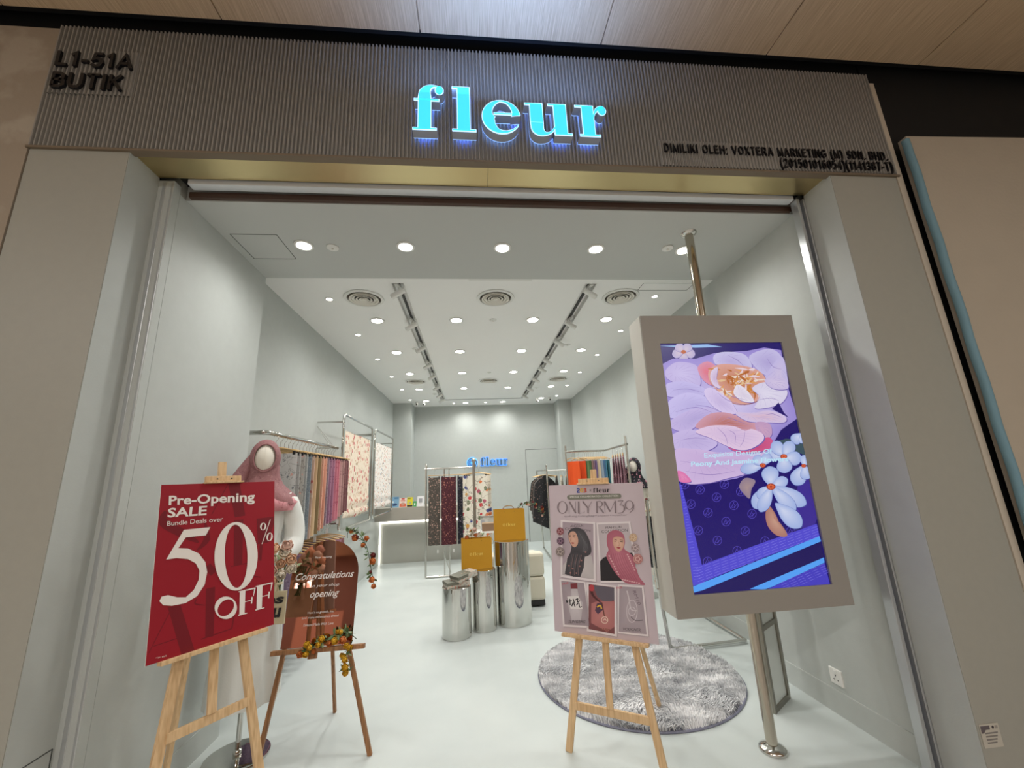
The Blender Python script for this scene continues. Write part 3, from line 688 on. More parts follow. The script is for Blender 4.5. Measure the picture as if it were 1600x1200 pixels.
M().lathe([(.035, 0), (.035, -.02), (.02, -.03), (.001, -.031)], 20).build('base', WHITE, cc, smooth=50)
M().ell((0, -.01, -.055), (.034, .034, .034)).build('ball', WHITE, cc, smooth=60); M().tube([(0, -.03, -.062), (0, -.047, -.068)], .018, 14).build('lens', DARK, cc)
copies(cc, [(-1.29, 7.45, ZC2), (-1.13, 7.47, ZC2), (1.55, 7.45, ZC2), (1.83, 7.3, ZC2)], ['left of the two small cameras at the back left ceiling', 'right of the two small cameras at the back left ceiling', 'small camera at the back right ceiling, nearer the sign', 'small camera at the back right ceiling, nearer the right wall'])

# ------------------------------------------------------------------ back wall: door and halo-lit logo
struct(M().box(1.300, 2.088, YK-.012, YK, .0, 2.16).build('door_1', PAINT))
struct(M().box(1.292, 1.300, YK-.008, YK, 0, 2.168).box(2.088, 2.09, YK-.008, YK, 0, 2.168).box(1.292, 2.09, YK-.008, YK, 2.16, 2.170).build('trim_10', SEAM))
lg = thing('wall_logo', 'halo-lit blue round emblem and serif shop name on the back wall', 'sign', (.35, YK, 1.83))
HB = mat('halo_blue', (90, 170, 255), .5, emit=(80, 170, 255), es=.9); LG = mat('logo_letter_face', (84, 106, 120), .5)
def grow(A, B, k):
    o = []
    for a, b in zip(A, B):
        dx, dy = a[0]-b[0], a[1]-b[1]; l = math.hypot(dx, dy) or 1; o.append((a[0]+dx/l*k, a[1]+dy/l*k))
    return o
for ch in 'fleur':
    a, b = M(), M(); ff = lambda u, v, d, ch=ch: Vector((.17+(u+ADV[ch])*.112, YK-.0+d, 1.815+v*.145))
    for L, R, cl in GL[ch][0]:
        a.rib(L, R, -.03, -.05, ff)
        L2, R2 = grow(L, R, .055), grow(R, L, .055)
        if len(L2) == 2:
            for q in (L2, R2): q[0] = (q[0][0], q[0][1]-.06); q[1] = (q[1][0], q[1][1]+.06)
        b.rib(L2, R2, -.004, -.012, ff)
    q = a.build('letter', LG, lg, world=True); b.build('halo', HB, q, world=True)
a, b = M(), M()
a.tube([(-.035+.105*math.cos(t), YK-.035, 1.90+.105*math.sin(t)) for t in [2*PI*i/40 for i in range(40)]], .012, 8, closed=True)
for r0, t0, t1 in ((.075, 1.2, 4.6), (.05, 2.0, 5.4), (.035, -1.2, 1.2)):
    a.tube([(-.035+r0*math.cos(t0+(t1-t0)*i/16), YK-.035, 1.90+r0*math.sin(t0+(t1-t0)*i/16)) for i in range(17)], .009, 8)
b.lathe([(.135, .002), (.135, .012)], 40, (-.035, YK-.0, 1.90), axis='y')
q = a.build('emblem', LG, lg, world=True, smooth=60); b.build('halo', HB, q, world=True)
l = bpy.data.lights.new('logo_glow', 'AREA'); l.shape = 'RECTANGLE'; l.size = 1; l.size_y = .15; l.energy = .12; l.color = (.3, .6, 1)
lo = bpy.data.objects.new('logo_glow', l); COL.objects.link(lo); lo.location = (.36, YK-.06, 1.9); lo.rotation_euler = (math.radians(-90), 0, 0)
lo.rotation_euler = (math.radians(90), 0, 0)
# ------------------------------------------------------------------ wooden easels
def wood(name, c1, c2, rough=.55):
    m = bpy.data.materials.new(name); m.use_nodes = True; N = m.node_tree.nodes; L = m.node_tree.links; b = N['Principled BSDF']
    tc = N.new('ShaderNodeTexCoord'); mp = N.new('ShaderNodeMapping'); mp.inputs['Scale'].default_value = (1, 1, .03); L.new(tc.outputs['Object'], mp.inputs[0])
    n = N.new('ShaderNodeTexNoise'); n.inputs['Scale'].default_value = 90; n.inputs['Detail'].default_value = 1; L.new(mp.outputs[0], n.inputs[0])
    r = N.new('ShaderNodeValToRGB'); e = r.color_ramp.elements; e[0].position = .25; e[0].color = C4(c1); e[1].position = .62; e[1].color = C4(c2)
    L.new(n.outputs['Fac'], r.inputs[0]); L.new(r.outputs[0], b.inputs['Base Color']); b.inputs['Roughness'].default_value = rough; return m
PINE = wood('pine_wood', (196, 160, 116), (222, 190, 146)); OAK = wood('brown_wood', (120, 82, 50), (160, 114, 74))

def easel(root, zc, tilt, hb, mt, xl=.165, xf_=.25, top=.1, clamp=.085, ledge=.25, cross=.3, rear=(0, .6), wl=.038, thin=False):
    """root local frame: +y is behind the board; s runs up the tilted plane from the board centre"""
    st_, ct = math.sin(tilt), math.cos(tilt); T = lambda x, s, d: Vector((x, s*st_+d*ct, zc+s*ct-d*st_))
    sb = -hb/2; sf = -zc/ct; nrm = (0, ct, -st_); t = .022
    for sg in (-1, 1):
        a = T(sg*xf_, sf, .03); a.z = .0; o = M().beam(a, T(sg*xl*.12, hb*.45, .03), wl, t, up=nrm); o.build('leg', mt, root, bevel=.0015)
    a = T(0, sf+.02, .03)
    M().beam(T(0, sb-cross+.02, .012), T(0, hb/2+top, .012), wl*.95, .016, up=nrm).build('mast', mt, root, bevel=.0015)
    q_ = (hb*.45-(sb-cross))/(hb*.45-sf); xc = xl*.12+(xf_-xl*.12)*q_-wl*.3
    if not thin: M().beam(T(-xc, sb-cross, .022), T(xc, sb-cross, .022), wl, .018, up=nrm).build('crossbar', mt, root, bevel=.0015)
    M().beam(T(-ledge, sb-.008, -.018), T(ledge, sb-.008, -.018), .016, .045, up=nrm).build('ledge', mt, root, bevel=.0015)
    if clamp:
        c = M().beam(T(-clamp, hb/2+.018, -.006), T(clamp, hb/2+.018, -.006), .034, .018, up=nrm); c.beam(T(-clamp-.006, hb/2+.002, -.014), T(clamp+.006, hb/2+.002, -.014), .008, .034, up=nrm)
        q = c.build('clamp', mt, root, bevel=.0015)
        for sg in (-1, 1): M().tube([T(sg*clamp*.4, hb/2+.02, -.014), T(sg*clamp*.4, hb/2+.02, -.018)], .004, 10).build('screw', STEEL, q)
    b = Vector((rear[0], rear[1], 0)); M().beam(b, T(0, hb*.42, .05), wl*.9, .02, up=(1, 0, 0)).build('rear_leg', mt, root, bevel=.0015)
    return T
def board(root, T, wb, hb, edge, th=.005, y=-.006):
    m = M(); a = M()
    for x in (-wb/2, wb/2):
        for s in (-hb/2, hb/2):
            for d in (y-th, y): m.v.append(T(x, s, d))
    m.f = [(0, 4, 6, 2), (1, 3, 7, 5), (0, 2, 3, 1), (4, 5, 7, 6), (0, 1, 5, 4), (2, 6, 7, 3)]
    return m.build('panel', edge, root)

# ---- red sale board
E1 = thing('easel', 'pale pine easel at the left jamb holding the red sale board', 'easel', (-1.224, .292, 0), .938, 'pine display easels')
T1 = easel(E1, 1.184, .154, .715, PINE, top=.11, clamp=.08, ledge=.21, cross=.29, rear=(.05, .42), wl=.036)
SB = thing('sale_board', 'dark red board with big white fifty percent off lettering on the left easel', 'sign', (-1.224, .292, 0), .938)
board(SB, T1, .505, .715, mat('foam_board_edge', (226, 224, 220), .6))
Q = Crop(Quad([(249.7, 758.6), (427.5, 752), (425.4, 976.5), (225.7, 1041)], .505, .715), 220, 740, 3.87)
fT1 = lambda u, v, d: T1(u-.2525, v-.3575, -.0112-d)
INKM = print_mat('ink', rough=.35)
A = Art(Q); RED, DRED, PWH = (150, 14, 34), (116, 12, 28), (235, 228, 222)
A.poly([(0, 0), (.505, 0), (.505, .715), (0, .715)], RED, uv=True)
A.poly([(155, 812), (232, 800), (318, 1075), (238, 1098)], DRED).line([(180, 815), (110, 950), (42, 1085)], 5, DRED, False).line([(70, 1045), (250, 985)], 5, DRED, False)
A.poly([(385, 700), (440, 688), (430, 985), (380, 996)], DRED).line([(355, 1004), (540, 940)], 6, DRED, False).line([(540, 940), (556, 850)], 8, DRED, False)
A.poly([(520, 60), (590, 58), (624, 256), (560, 268)], DRED).line([(520, 62), (420, 250)], 5, DRED, False)
A.poly([(556, 285), (612, 280), (604, 555), (552, 562)], DRED).line([(536, 566), (640, 545)], 5, DRED, False)
A.line([(380, 300), (390, 400), (330, 470)], [8, 40, 6], DRED).line([(140, 230), (130, 300), (250, 370), (340, 420)], [10, 60, 55, 10], DRED)
A.poly([(692, 275), (795, 262), (800, 300), (760, 420), (700, 430)], DRED).line([(690, 430), (775, 410)], 6, DRED, False).line([(720, 430), (712, 530)], 18, DRED, False)
A.line([(330, 760), (320, 790), (380, 800)], [4, 10, 4], DRED).line([(395, 600), (430, 570)], 60, DRED, False).line([(640, 620), (715, 630)], 5, DRED, False)
A.place(fT1).build('board_face', INKM, SB)
A = Art(Q); A.k = 60
A.poly([(250, 345), (410, 328), (383, 378), (262, 391), (217, 456), (275, 458), (340, 488), (380, 540), (391, 600), (376, 675), (330, 745), (260, 787), (180, 803), (127, 800), (103, 776), (117, 748), (155, 739), (210, 752), (262, 752), (310, 708), (340, 645), (344, 592), (322, 548), (275, 522), (205, 516), (143, 526)], PWH)
A.ring(566, 504, 131, 207, 62, 16, PWH, rot=.03, irot=-.02, n=60)
A.ring(731, 323, 19, 23, 10, 3, PWH, rot=.2, irot=.2).ring(770, 386, 19, 26, 10, 3, PWH, rot=.2, irot=.2).line([(775, 281), (723, 430)], 4, PWH, False)
A.place(fT1).build('price_lettering', INKM, SB)
A = Art(Q); A.k = 60
A.ring(503, 815, 67, 68, 26, 10, PWH, rot=.5, irot=.75, n=50)
for dx, dy in ((0, 0), (104, -32)):
    A.poly([(588+dx, 716+dy), (622+dx, 707+dy), (616+dx, 852+dy), (584+dx, 860+dy)], PWH)
    A.poly([(578+dx, 857+dy), (632+dx, 844+dy), (632+dx, 849+dy), (578+dx, 864+dy)], PWH).poly([(580+dx, 716+dy), (682+dx, 692+dy), (682+dx, 700+dy), (580+dx, 722+dy)], PWH)
    A.line([(680+dx, 694+dy), (670+dx, 745+dy)], [9, 2], PWH, False).line([(616+dx, 780+dy), (662+dx, 768+dy)], 4, PWH, False).line([(662+dx, 750+dy), (658+dx, 790+dy)], [8, 4, 8], PWH, False)
A.place(fT1).build('off_lettering', INKM, SB)
for s, bl, br, tl, b in (('Pre-Opening', (157, 214), (680, 187), (160, 139), .025), ('SALE', (149, 272), (386, 256), (155, 214), .025), ('Bundle Deals over', (148, 322), (487, 292), (150, 294), .004), ('*T&C apply', (80, 1124), (148, 1106), (82, 1112), 0)):
    A = Art(Q); A.k = 60; A.text(s, bl, br, tl, PWH, bold=b); A.place(fT1).build('lettering', INKM, SB)

# ---- collaboration board
E2 = thing('easel', 'pale pine easel right of centre holding the mauve collaboration poster', 'easel', (.731, .611, 0), -.56, 'pine display easels')
T2 = easel(E2, 1.019, .064, .841, PINE, top=.09, clamp=.095, ledge=.245, cross=.37, rear=(.16, .56), xl=.175, xf_=.255)
CB = thing('collaboration_poster', 'mauve poster board with price heading, two hijab portraits and three gift photos', 'sign', (.731, .611, 0), -.56)
board(CB, T2, .594, .841, MATS['foam_board_edge'])
QF = Quad([(861, 761), (999.5, 749), (1030, 1005.5), (870, 989)], .594, .841)
fT2 = lambda u, v, d: T2(u-.297, v-.4205, -.0112-d)
Q5 = Crop(QF, 860, 740, 4.444); QT = Crop(QF, 860, 740, 10.667)
MV = (198, 184, 192); A = Art(Q5)
A.poly([(0, 0), (.594, 0), (.594, .841), (0, .841)], MV, (208, 197, 204), uv=True)
A.place(fT2).build('board_face', INKM, CB)
A = Art(QT); A.k = 60; G1 = (134, 120, 126)
A.ring(228, 572, 84, 103, 24, 8, G1, n=50).line([(335, 470), (333, 668)], 6, G1, False).line([(338, 470), (440, 655)], 26, G1, False).line([(439, 462), (438, 660)], 6, G1, False)
A.line([(484, 460), (486, 660)], 26, G1, False).line([(484, 655), (572, 642)], 7, G1, False).line([(574, 610), (574, 645)], 6, G1, False)
A.line([(548, 458), (634, 562)], 24, G1, False).line([(692, 450), (636, 560)], 8, G1, False).line([(634, 555), (634, 648)], 24, G1, False)
A.line([(772, 443), (776, 641)], 26, G1, False).line([(775, 446), (830, 442), (862, 480), (838, 525), (780, 536)], [6, 10, 24, 12, 6], G1).line([(808, 534), (845, 580), (885, 634)], [12, 26, 20], G1)
A.line([(888, 440), (908, 634)], 7, G1, False).line([(895, 438), (986, 604)], 26, G1, False).line([(1062, 422), (988, 602)], 8, G1, False).line([(1064, 420), (1074, 628)], 26, G1, False)
A.line([(1104, 424), (1192, 412)], 14, G1, False).line([(1188, 414), (1134, 492)], 8, G1, False).line([(1132, 492), (1190, 490), (1214, 545), (1184, 606), (1112, 622)], [8, 16, 28, 14, 14], G1)
A.ring(1290, 480, 74, 76, 24, 9, G1, n=44).line([(1362, 470), (1352, 550), (1290, 616)], [18, 16, 6], G1)
A.place(fT2).build('price_lettering', INKM, CB)
A = Art(QT); A.k = 60
A.line([(452, 262), (475, 250), (492, 265), (470, 290), (462, 312), (500, 308)], 17, (58, 74, 150)).ring(530, 276, 28, 34, 18, 14, (226, 178, 40)).line([(562, 250), (600, 246), (582, 272), (604, 290), (562, 306)], 15, (205, 84, 62))
A.text('x', (652, 288), (682, 284), (652, 254), (40, 38, 44))
fleur_art(A, (712, 303), (972, 283), (-2, -52), (34, 30, 38))
A.place(fT2).build('heading_lettering', INKM, CB)
A = Art(QT); A.k = 60; P = []
for i in range(9): a = PI/2+PI*i/8; P.append((340+40*math.cos(a), 400+38*math.sin(a)))
for i in range(9): a = -PI/2+PI*i/8; P.append((1122+38*math.cos(a), 340+40*math.sin(a)))
A.poly(P, (122, 124, 112)); A.text('SPECIAL COLLABORATION COLLECTION', (345, 408), (1112, 350), (345, 380), (228, 226, 222), bold=.01)
A.place(fT2).build('green_pill_banner', INKM, CB)
A = Art(QT); A.k = 60; A.text('tudung+slingbag+charm+voucher', (258, 740), (1260, 668), (258, 702), (150, 138, 146)); A.place(fT2).build('lettering', INKM, CB)

def card(corners, inner, bg, bg2=None, w_=11):
    A = Art(Q5); A.k = 40
    cx = sum(p[0] for p in corners)/4; cy = sum(p[1] for p in corners)/4
    A.poly([(p[0]+4, p[1]+6) for p in corners], (176, 164, 172)).poly(corners, (226, 219, 222)); A.poly(inner, bg, bg2); return A
SK, HJ = (205, 160, 140), (62, 60, 66)
A = card([(83, 325), (312, 330), (320, 746), (84, 722)], [(96, 338), (299, 342), (306, 728), (96, 708)], (168, 154, 164), (186, 172, 180))
A.text('ANGGUN', (148, 372), (232, 366), (148, 354), (58, 54, 58)).text('COLLECTION', (112, 392), (280, 398), (112, 376), (58, 54, 58))
A.poly([(98, 706), (100, 640), (135, 585), (190, 560), (250, 545), (290, 565), (304, 640), (306, 726)], (190, 184, 186), (206, 200, 200), smooth=False)
A.poly([(150, 545), (128, 590), (112, 700), (170, 716), (216, 716), (238, 650), (246, 560), (200, 520)], HJ, (84, 82, 88))
A.poly([(132, 420), (146, 390), (175, 374), (212, 376), (244, 398), (268, 440), (286, 500), (284, 548), (248, 572), (206, 552), (176, 540), (150, 548), (156, 505), (140, 470)], HJ, (86, 86, 92), smooth=True, fan=(220, 440))
A.poly([(136, 428), (150, 405), (172, 400), (190, 420), (200, 458), (196, 490), (180, 508), (166, 506), (150, 486), (138, 456)], SK, (220, 178, 158), smooth=True)
A.line([(140, 440), (150, 436)], 4, (50, 36, 34)).line([(164, 436), (180, 440)], 4, (50, 36, 34)).line([(141, 430), (150, 426)], 3, (70, 50, 44)).line([(163, 425), (182, 428)], 3, (70, 50, 44)).line([(154, 442), (150, 464), (156, 467)], 2.5, (170, 120, 102)).poly([(153, 480), (164, 476), (176, 480), (165, 487)], (168, 64, 66), smooth=True)
for k in range(6): A.line([(200+k*12, 400+k*16), (236+k*6, 470+k*10), (230+k*4, 540)], 2.5, (100, 100, 106))
for k in range(9): A.line([(160+k*9, 560), (150+k*8, 630), (140+k*9, 706)], 2.5, ((96, 94, 100), (140, 110, 110), (48, 46, 52))[k % 3])
for x, y in ((140, 640), (165, 660), (190, 690), (150, 690), (212, 640), (222, 600), (250, 540)): A.ell(x, y, 6, 5, (168, 120, 118))
A.place(fT2).build('portrait_photo', INKM, CB, label='photo of a woman in a dark grey hijab')
A = card([(318, 332), (545, 312), (607, 740), (352, 754)], [(330, 344), (534, 326), (592, 726), (363, 738)], (190, 180, 186), (204, 194, 200))
A.text('MAHSURI', (382, 372), (488, 362), (382, 356), (58, 54, 58)).text('COLLECTION', (356, 404), (530, 384), (354, 384), (58, 54, 58))
A.poly([(352, 736), (346, 600), (372, 572), (420, 552), (560, 530), (584, 580), (592, 700), (560, 732)], (34, 32, 38))
PK, PK2 = (174, 96, 116), (196, 122, 140)
A.poly([(390, 430), (404, 396), (440, 378), (478, 384), (504, 412), (512, 460), (508, 505), (540, 530), (566, 556), (584, 620), (612, 700), (652, 752), (600, 752), (520, 744), (460, 690), (415, 620), (388, 560), (402, 520), (392, 480)], PK, PK2, smooth=True, fan=(470, 560))
A.poly([(430, 442), (448, 424), (482, 424), (502, 438), (506, 474), (494, 510), (470, 528), (448, 512), (434, 480)], SK, (226, 186, 166), smooth=True)
A.line([(442, 458), (458, 452)], 4, (50, 36, 34)).line([(478, 456), (498, 458)], 4, (50, 36, 34)).line([(441, 447), (458, 442)], 3, (70, 50, 44)).line([(478, 445), (499, 446)], 3, (70, 50, 44)).line([(470, 458), (474, 484), (466, 486)], 2.5, (180, 126, 108)).poly([(456, 498), (470, 494), (484, 499), (470, 507)], (170, 66, 74), smooth=True)
for k in range(7): A.line([(420+k*14, 540), (440+k*16, 620), (500+k*16, 720)], 2.5, (152, 78, 98))
for k in range(8): A.ell(408+k*9, 560+k*18, 7, 5, (222, 176, 182), rot=.8); A.ell(530+k*7, 545+k*15, 6, 5, (222, 176, 182), rot=.8)
for k in range(8): A.ell(500+k*16, 722+k*3, 7, 5, (222, 176, 182))
A.place(fT2).build('portrait_photo', INKM, CB, label='photo of a woman in a rose pink hijab')
A = card([(76, 735), (250, 748), (292, 1076), (102, 1072)], [(88, 748), (240, 758), (280, 1062), (112, 1058)], (158, 146, 154), (176, 164, 172))
A.text('FREE', (98, 778), (138, 768), (96, 764), (190, 70, 84)).poly([(150, 764), (196, 760), (198, 800), (152, 802)], (122, 50, 58)).poly([(154, 802), (196, 800), (208, 860), (234, 900), (222, 1024), (160, 1026), (130, 900), (152, 860)], (190, 182, 188), (214, 208, 212)).poly([(128, 858), (204, 850), (232, 940), (152, 942)], (226, 222, 222))
for P in ([(122, 882), (128, 900), (134, 884)], [(146, 874), (150, 920)], [(140, 892), (160, 886)], [(168, 872), (176, 900), (164, 900)], [(184, 880), (200, 870), (196, 894), (214, 884)], [(160, 926), (170, 900), (182, 928)], [(190, 918), (206, 900), (212, 930), (226, 924)]): A.line(P, 7, (34, 32, 36))
A.text('SLINGBAG', (138, 1046), (252, 1042), (138, 1026), (48, 44, 48), shear=.2)
A.place(fT2).build('gift_photo', INKM, CB, label='photo of a clear bottle in a sling bag')
A = card([(470, 758), (640, 762), (682, 1122), (470, 1106)], [(478, 770), (630, 774), (668, 1108), (478, 1094)], (164, 152, 160), (178, 166, 174))
A.text('FREE', (460, 792), (498, 784), (459, 778), (190, 70, 84)).text('RM10', (568, 800), (606, 898), (590, 796), (120, 104, 114)).ring(566, 945, 38, 82, 5, 5, (208, 200, 206)).line([(530, 800), (545, 860), (560, 930), (600, 940)], 8, (206, 198, 204)).ring(566, 945, 26, 32, 4, 4, (214, 206, 212)).line([(560, 985), (590, 1010), (640, 1006)], 4, (60, 56, 60)).text('VOUCHER', (508, 1084), (626, 1088), (508, 1064), (48, 44, 48), shear=.2)
A.place(fT2).build('gift_photo', INKM, CB, label='photo of a pale voucher')
A = card([(256, 750), (456, 768), (466, 1132), (262, 1100)], [(272, 764), (444, 780), (450, 1114), (274, 1084)], (122, 72, 76), (140, 86, 90))
A.poly([(300, 770), (444, 782), (446, 870), (380, 890), (330, 850)], (98, 92, 104)).poly([(290, 900), (340, 880), (448, 880), (449, 1060), (400, 1100), (290, 1040)], (176, 112, 112), (196, 132, 128)).line([(284, 770), (300, 840), (352, 890)], [22, 16, 8], (74, 34, 38))
A.poly([(328, 900), (360, 888), (372, 940), (336, 976), (316, 950)], (84, 60, 84)).line([(330, 925), (350, 912), (360, 935)], 10, (224, 180, 60)).line([(362, 890), (372, 940), (380, 990)], 6, (92, 46, 34)).ring(382, 1015, 24, 26, 5, 5, (232, 206, 192)).line([(372, 1020), (384, 1006), (394, 1020)], 5, (232, 206, 192)).text('CHARM', (330, 1090), (420, 1098), (330, 1070), (120, 76, 60))
A.ell(292, 790, 18, 24, (186, 66, 74)).place(fT2).build('gift_photo', INKM, CB, label='photo of a pink bag with a round charm')
for x, y, r, c, c2 in ((82, 403, 24, (112, 34, 48), (186, 140, 146)), (84, 470, 24, (60, 38, 62), (150, 120, 140)), (82, 545, 29, (120, 108, 108), (188, 176, 170)), (567, 424, 27, (192, 160, 128), (220, 196, 170)), (582, 496, 28, (150, 132, 136), (206, 190, 190)), (600, 572, 33, (176, 116, 116), (222, 184, 178))):
    A = Art(Q5); A.k = 120; A.ell(x, y, r, r*1.1, c).ring(x, y, r*.86, r*.94, 2, 2, c2).ring(x, y, r*.5, r*.5, 5, 5, c2)
    for k in range(5): a = k*1.256; A.ell(x+r*.62*math.cos(a), y+r*.66*math.sin(a), 3.4, 4, c2)
    A.place(fT2).build('pin_badge', INKM, CB)

# ------------------------------------------------------------------ steel pole and the big screen
po = thing('support_pole', 'polished steel pole running from floor flange to ceiling behind the screen', 'pole', (1.58, .535, 0))
M().tube([(0, 0, .0), (0, 0, ZC1)], .029, 28).build('tube', mat('pole_steel', (190, 182, 168), .12, 1), po, smooth=60)
M().lathe([(.068, 0), (.07, .008), (.066, .018), (.045, .028), (.032, .034), (.03, .035)], 36).build('floor_flange', CHROME, po, smooth=50)
M().lathe([(.03, ZC1-.02), (.05, ZC1-.012), (.056, ZC1-.001)], 32).build('ceiling_flange', CHROME, po, smooth=50)
SX0, SX1, SY0, SY1, SZ0, SZ1 = 1.026, 2.028, .30, .478, .752, 2.425
sc = thing('digital_signage_screen', 'tall grey cabinet screen glowing with peony artwork, hung on the pole', 'screen', ((SX0+SX1)/2, SY0, SZ0))
CAB = mat('cabinet_grey', (150, 146, 139), .45, bump=.03, bscale=300)
DX0, DX1, DZ0, DZ1 = 1.132, 1.922, .861, 2.247
m = M().box(SX0, SX1, SY0+.012, SY1, SZ0, SZ1)
m.build('cabinet', mat('cabinet_side', (196, 194, 186), .45), sc, world=True, bevel=.002)
M().box(SX0+.002, DX0, SY0, SY0+.011, SZ0, SZ1).box(DX1, SX1-.002, SY0, SY0+.011, SZ0, SZ1).box(DX0, DX1, SY0, SY0+.011, SZ0, DZ0).box(DX0, DX1, SY0, SY0+.011, DZ1, SZ1).build('front_frame', CAB, sc, world=True)
M().box(DX0, DX1, SY0+.0115, SY0+.0125, DZ0, DZ1).build('display_glass', mat('display_black', (10, 10, 14), .15), sc, world=True)
M().box(1.50, 1.66, SY1, SY1+.028, 1.2, 1.26).box(1.50, 1.66, SY1, SY1+.028, 2.0, 2.06).build('pole_bracket', STEEL, sc, world=True)
QD = Quad([(1032, 538), (1221, 533), (1300, 914.6), (1086, 929)], DX1-DX0, DZ1-DZ0)
QA, QB = Crop(QD, 1030, 530, 5.218), Crop(QD, 1040, 700, 5)
W_, H_ = DX1-DX0, DZ1-DZ0
A = Art(QB, .00001)
BGc = (30, 16, 108)
A.poly([(0, 0), (W_, 0), (W_, H_), (0, H_)], BGc, uv=True)
A.ell(1120, 420, 90, 240, (62, 44, 150))
PURP = (112, 100, 226)
for x, y in ((280, 330), (468, 288), (595, 345), (408, 390), (210, 443), (542, 453), (342, 510), (683, 520), (482, 580), (268, 648), (630, 655), (415, 727), (785, 735), (568, 808), (340, 890), (985, 655), (1020, 520), (160, 290)):
    A.ring(x, y, 35, 36, 3.5, 3.5, (92, 78, 200), n=24).line([(x-22, y+22), (x-8, y-4), (x+2, y-26)], 3.5, (92, 78, 200)).line([(x-14, y+20), (x+8, y+8), (x+2, y-10)], 3, (92, 78, 200)).line([(x+2, y+22), (x+14, y+2), (x+28, y-8)], 3, (92, 78, 200))
A.poly([(118, 280), (135, 290), (250, 720), (296, 916), (700, 770), (1190, 600), (1212, 700), (700, 890), (230, 1080), (180, 760)], (84, 76, 214))
for k in range(34): A.line([(128+k*3.3, 300+k*22), (140+k*4.4, 296+k*22)], 3, (130, 124, 240), False)
for k in range(15):
    for j in range(7): A.line([(250+k*64+j*3, 945-k*22+j*20), (300+k*64+j*3, 926-k*22+j*20)], 3, (128, 122, 236), False)
A.poly([(228, 1082), (1210, 698), (1222, 738), (300, 1112), (230, 1130)], (86, 166, 255)).poly([(230, 1130), (300, 1112), (1222, 738), (1244, 865), (700, 1092), (665, 1106), (232, 1150)], (24, 12, 92))
A.poly([(665, 1106), (1244, 865), (1250, 905), (840, 1090), (780, 1110)], (86, 166, 255)).poly([(800, 1110), (1250, 908), (1290, 1070), (1280, 1080)], (70, 62, 196))
for k in range(6):
    for j in range(5): A.line([(900+k*60+j*12, 1062-k*26+j*16), (945+k*60+j*12, 1044-k*26+j*16)], 3, (120, 114, 230), False)
A.place(lambda u, v, d: (DX0+u, SY0+.0113-d, DZ0+v)).build('artwork_ground', print_mat('screen_pixels', .66), sc, world=True)
SCR = MATS['screen_pixels']
A = Art(QA, .00001); A.k = 260
LI, LW, ED = (158, 142, 218), (214, 202, 242), (118, 98, 178)
A.poly([(10, 60), (400, 40), (520, 60), (300, 70)], (150, 190, 240))
for a in range(5): A.petal(205, 105, 205+95*math.cos(a*1.256+.3), 105+75*math.sin(a*1.256+.3), 36, (186, 176, 216), (214, 196, 214), ED)
A.ell(205, 105, 20, 16, (190, 96, 50))
A.poly([(20, 215), (120, 160), (300, 160), (460, 110), (720, 90), (860, 60), (1000, 80), (1040, 330), (1090, 500), (1140, 640), (1000, 740), (800, 1080), (640, 1140), (420, 1180), (170, 1165), (80, 700)], LI, LW, smooth=False)
def pet(P, c, c2, fan=None, e=ED):
    A.poly([(p[0]+(p[0]-P[0][0])*.012+2, p[1]+6) for p in P], e, smooth=True); A.poly(P, c, c2, smooth=True, fan=fan)
    cx, cy = sum(p[0] for p in P)/len(P), sum(p[1] for p in P)/len(P); bx, by = (P[0][0]+cx)/2, (P[0][1]+cy)/2; vc = tuple(x*.80+y*.20 for x, y in zip(c, e))
    for p, q in zip(P[1:], P[2:]+P[:1]):
        for k in (0, .5):
            x, y = p[0]+(q[0]-p[0])*k, p[1]+(q[1]-p[1])*k
            A.line([(bx+(x-bx)*.3, by+(y-by)*.3), (bx+(x-bx)*.6+5, by+(y-by)*.6-5), (bx+(x-bx)*.92, by+(y-by)*.92)], [1, 3.2, 1], vc)
pet([(60, 260), (150, 190), (300, 210), (340, 300), (330, 390), (200, 380), (80, 330)], (196, 182, 232), (208, 196, 240))
pet([(320, 230), (400, 180), (470, 230), (430, 300), (440, 380), (360, 330)], (222, 150, 176), (232, 110, 130))
pet([(450, 130), (540, 100), (700, 120), (760, 230), (640, 260), (520, 210), (460, 200)], (206, 200, 240), (190, 176, 226))
pet([(740, 130), (900, 70), (1000, 130), (1010, 260), (900, 300), (790, 230)], (204, 196, 238), (182, 170, 222))
pet([(1000, 130), (1050, 300), (1040, 400), (900, 420), (860, 320)], (200, 190, 236), (214, 200, 232))
pet([(70, 370), (220, 350), (370, 400), (380, 460), (250, 470), (80, 470)], (200, 190, 240), (186, 176, 230))
pet([(80, 520), (230, 440), (400, 480), (500, 560), (360, 600), (200, 640), (90, 640)], (206, 196, 244), (190, 180, 232))
pet([(90, 680), (260, 580), (430, 560), (520, 600), (360, 680), (230, 760), (110, 730)], (204, 188, 236), (186, 172, 224))
pet([(110, 790), (260, 740), (420, 800), (480, 860), (380, 920), (200, 920), (120, 880)], (208, 192, 238), (196, 180, 228))
pet([(130, 920), (300, 900), (520, 930), (760, 900), (900, 930), (760, 1080), (560, 1140), (380, 1180), (200, 1160)], (214, 190, 232), (204, 176, 222))
pet([(160, 1080), (220, 1100), (270, 1165), (180, 1165)], (232, 120, 180), (236, 150, 196))
pet([(420, 240), (540, 200), (760, 230), (860, 300), (880, 430), (760, 520), (600, 520), (480, 420), (410, 330)], (226, 168, 156), (196, 122, 74), e=(150, 92, 90))
rn_ = random.Random(5)
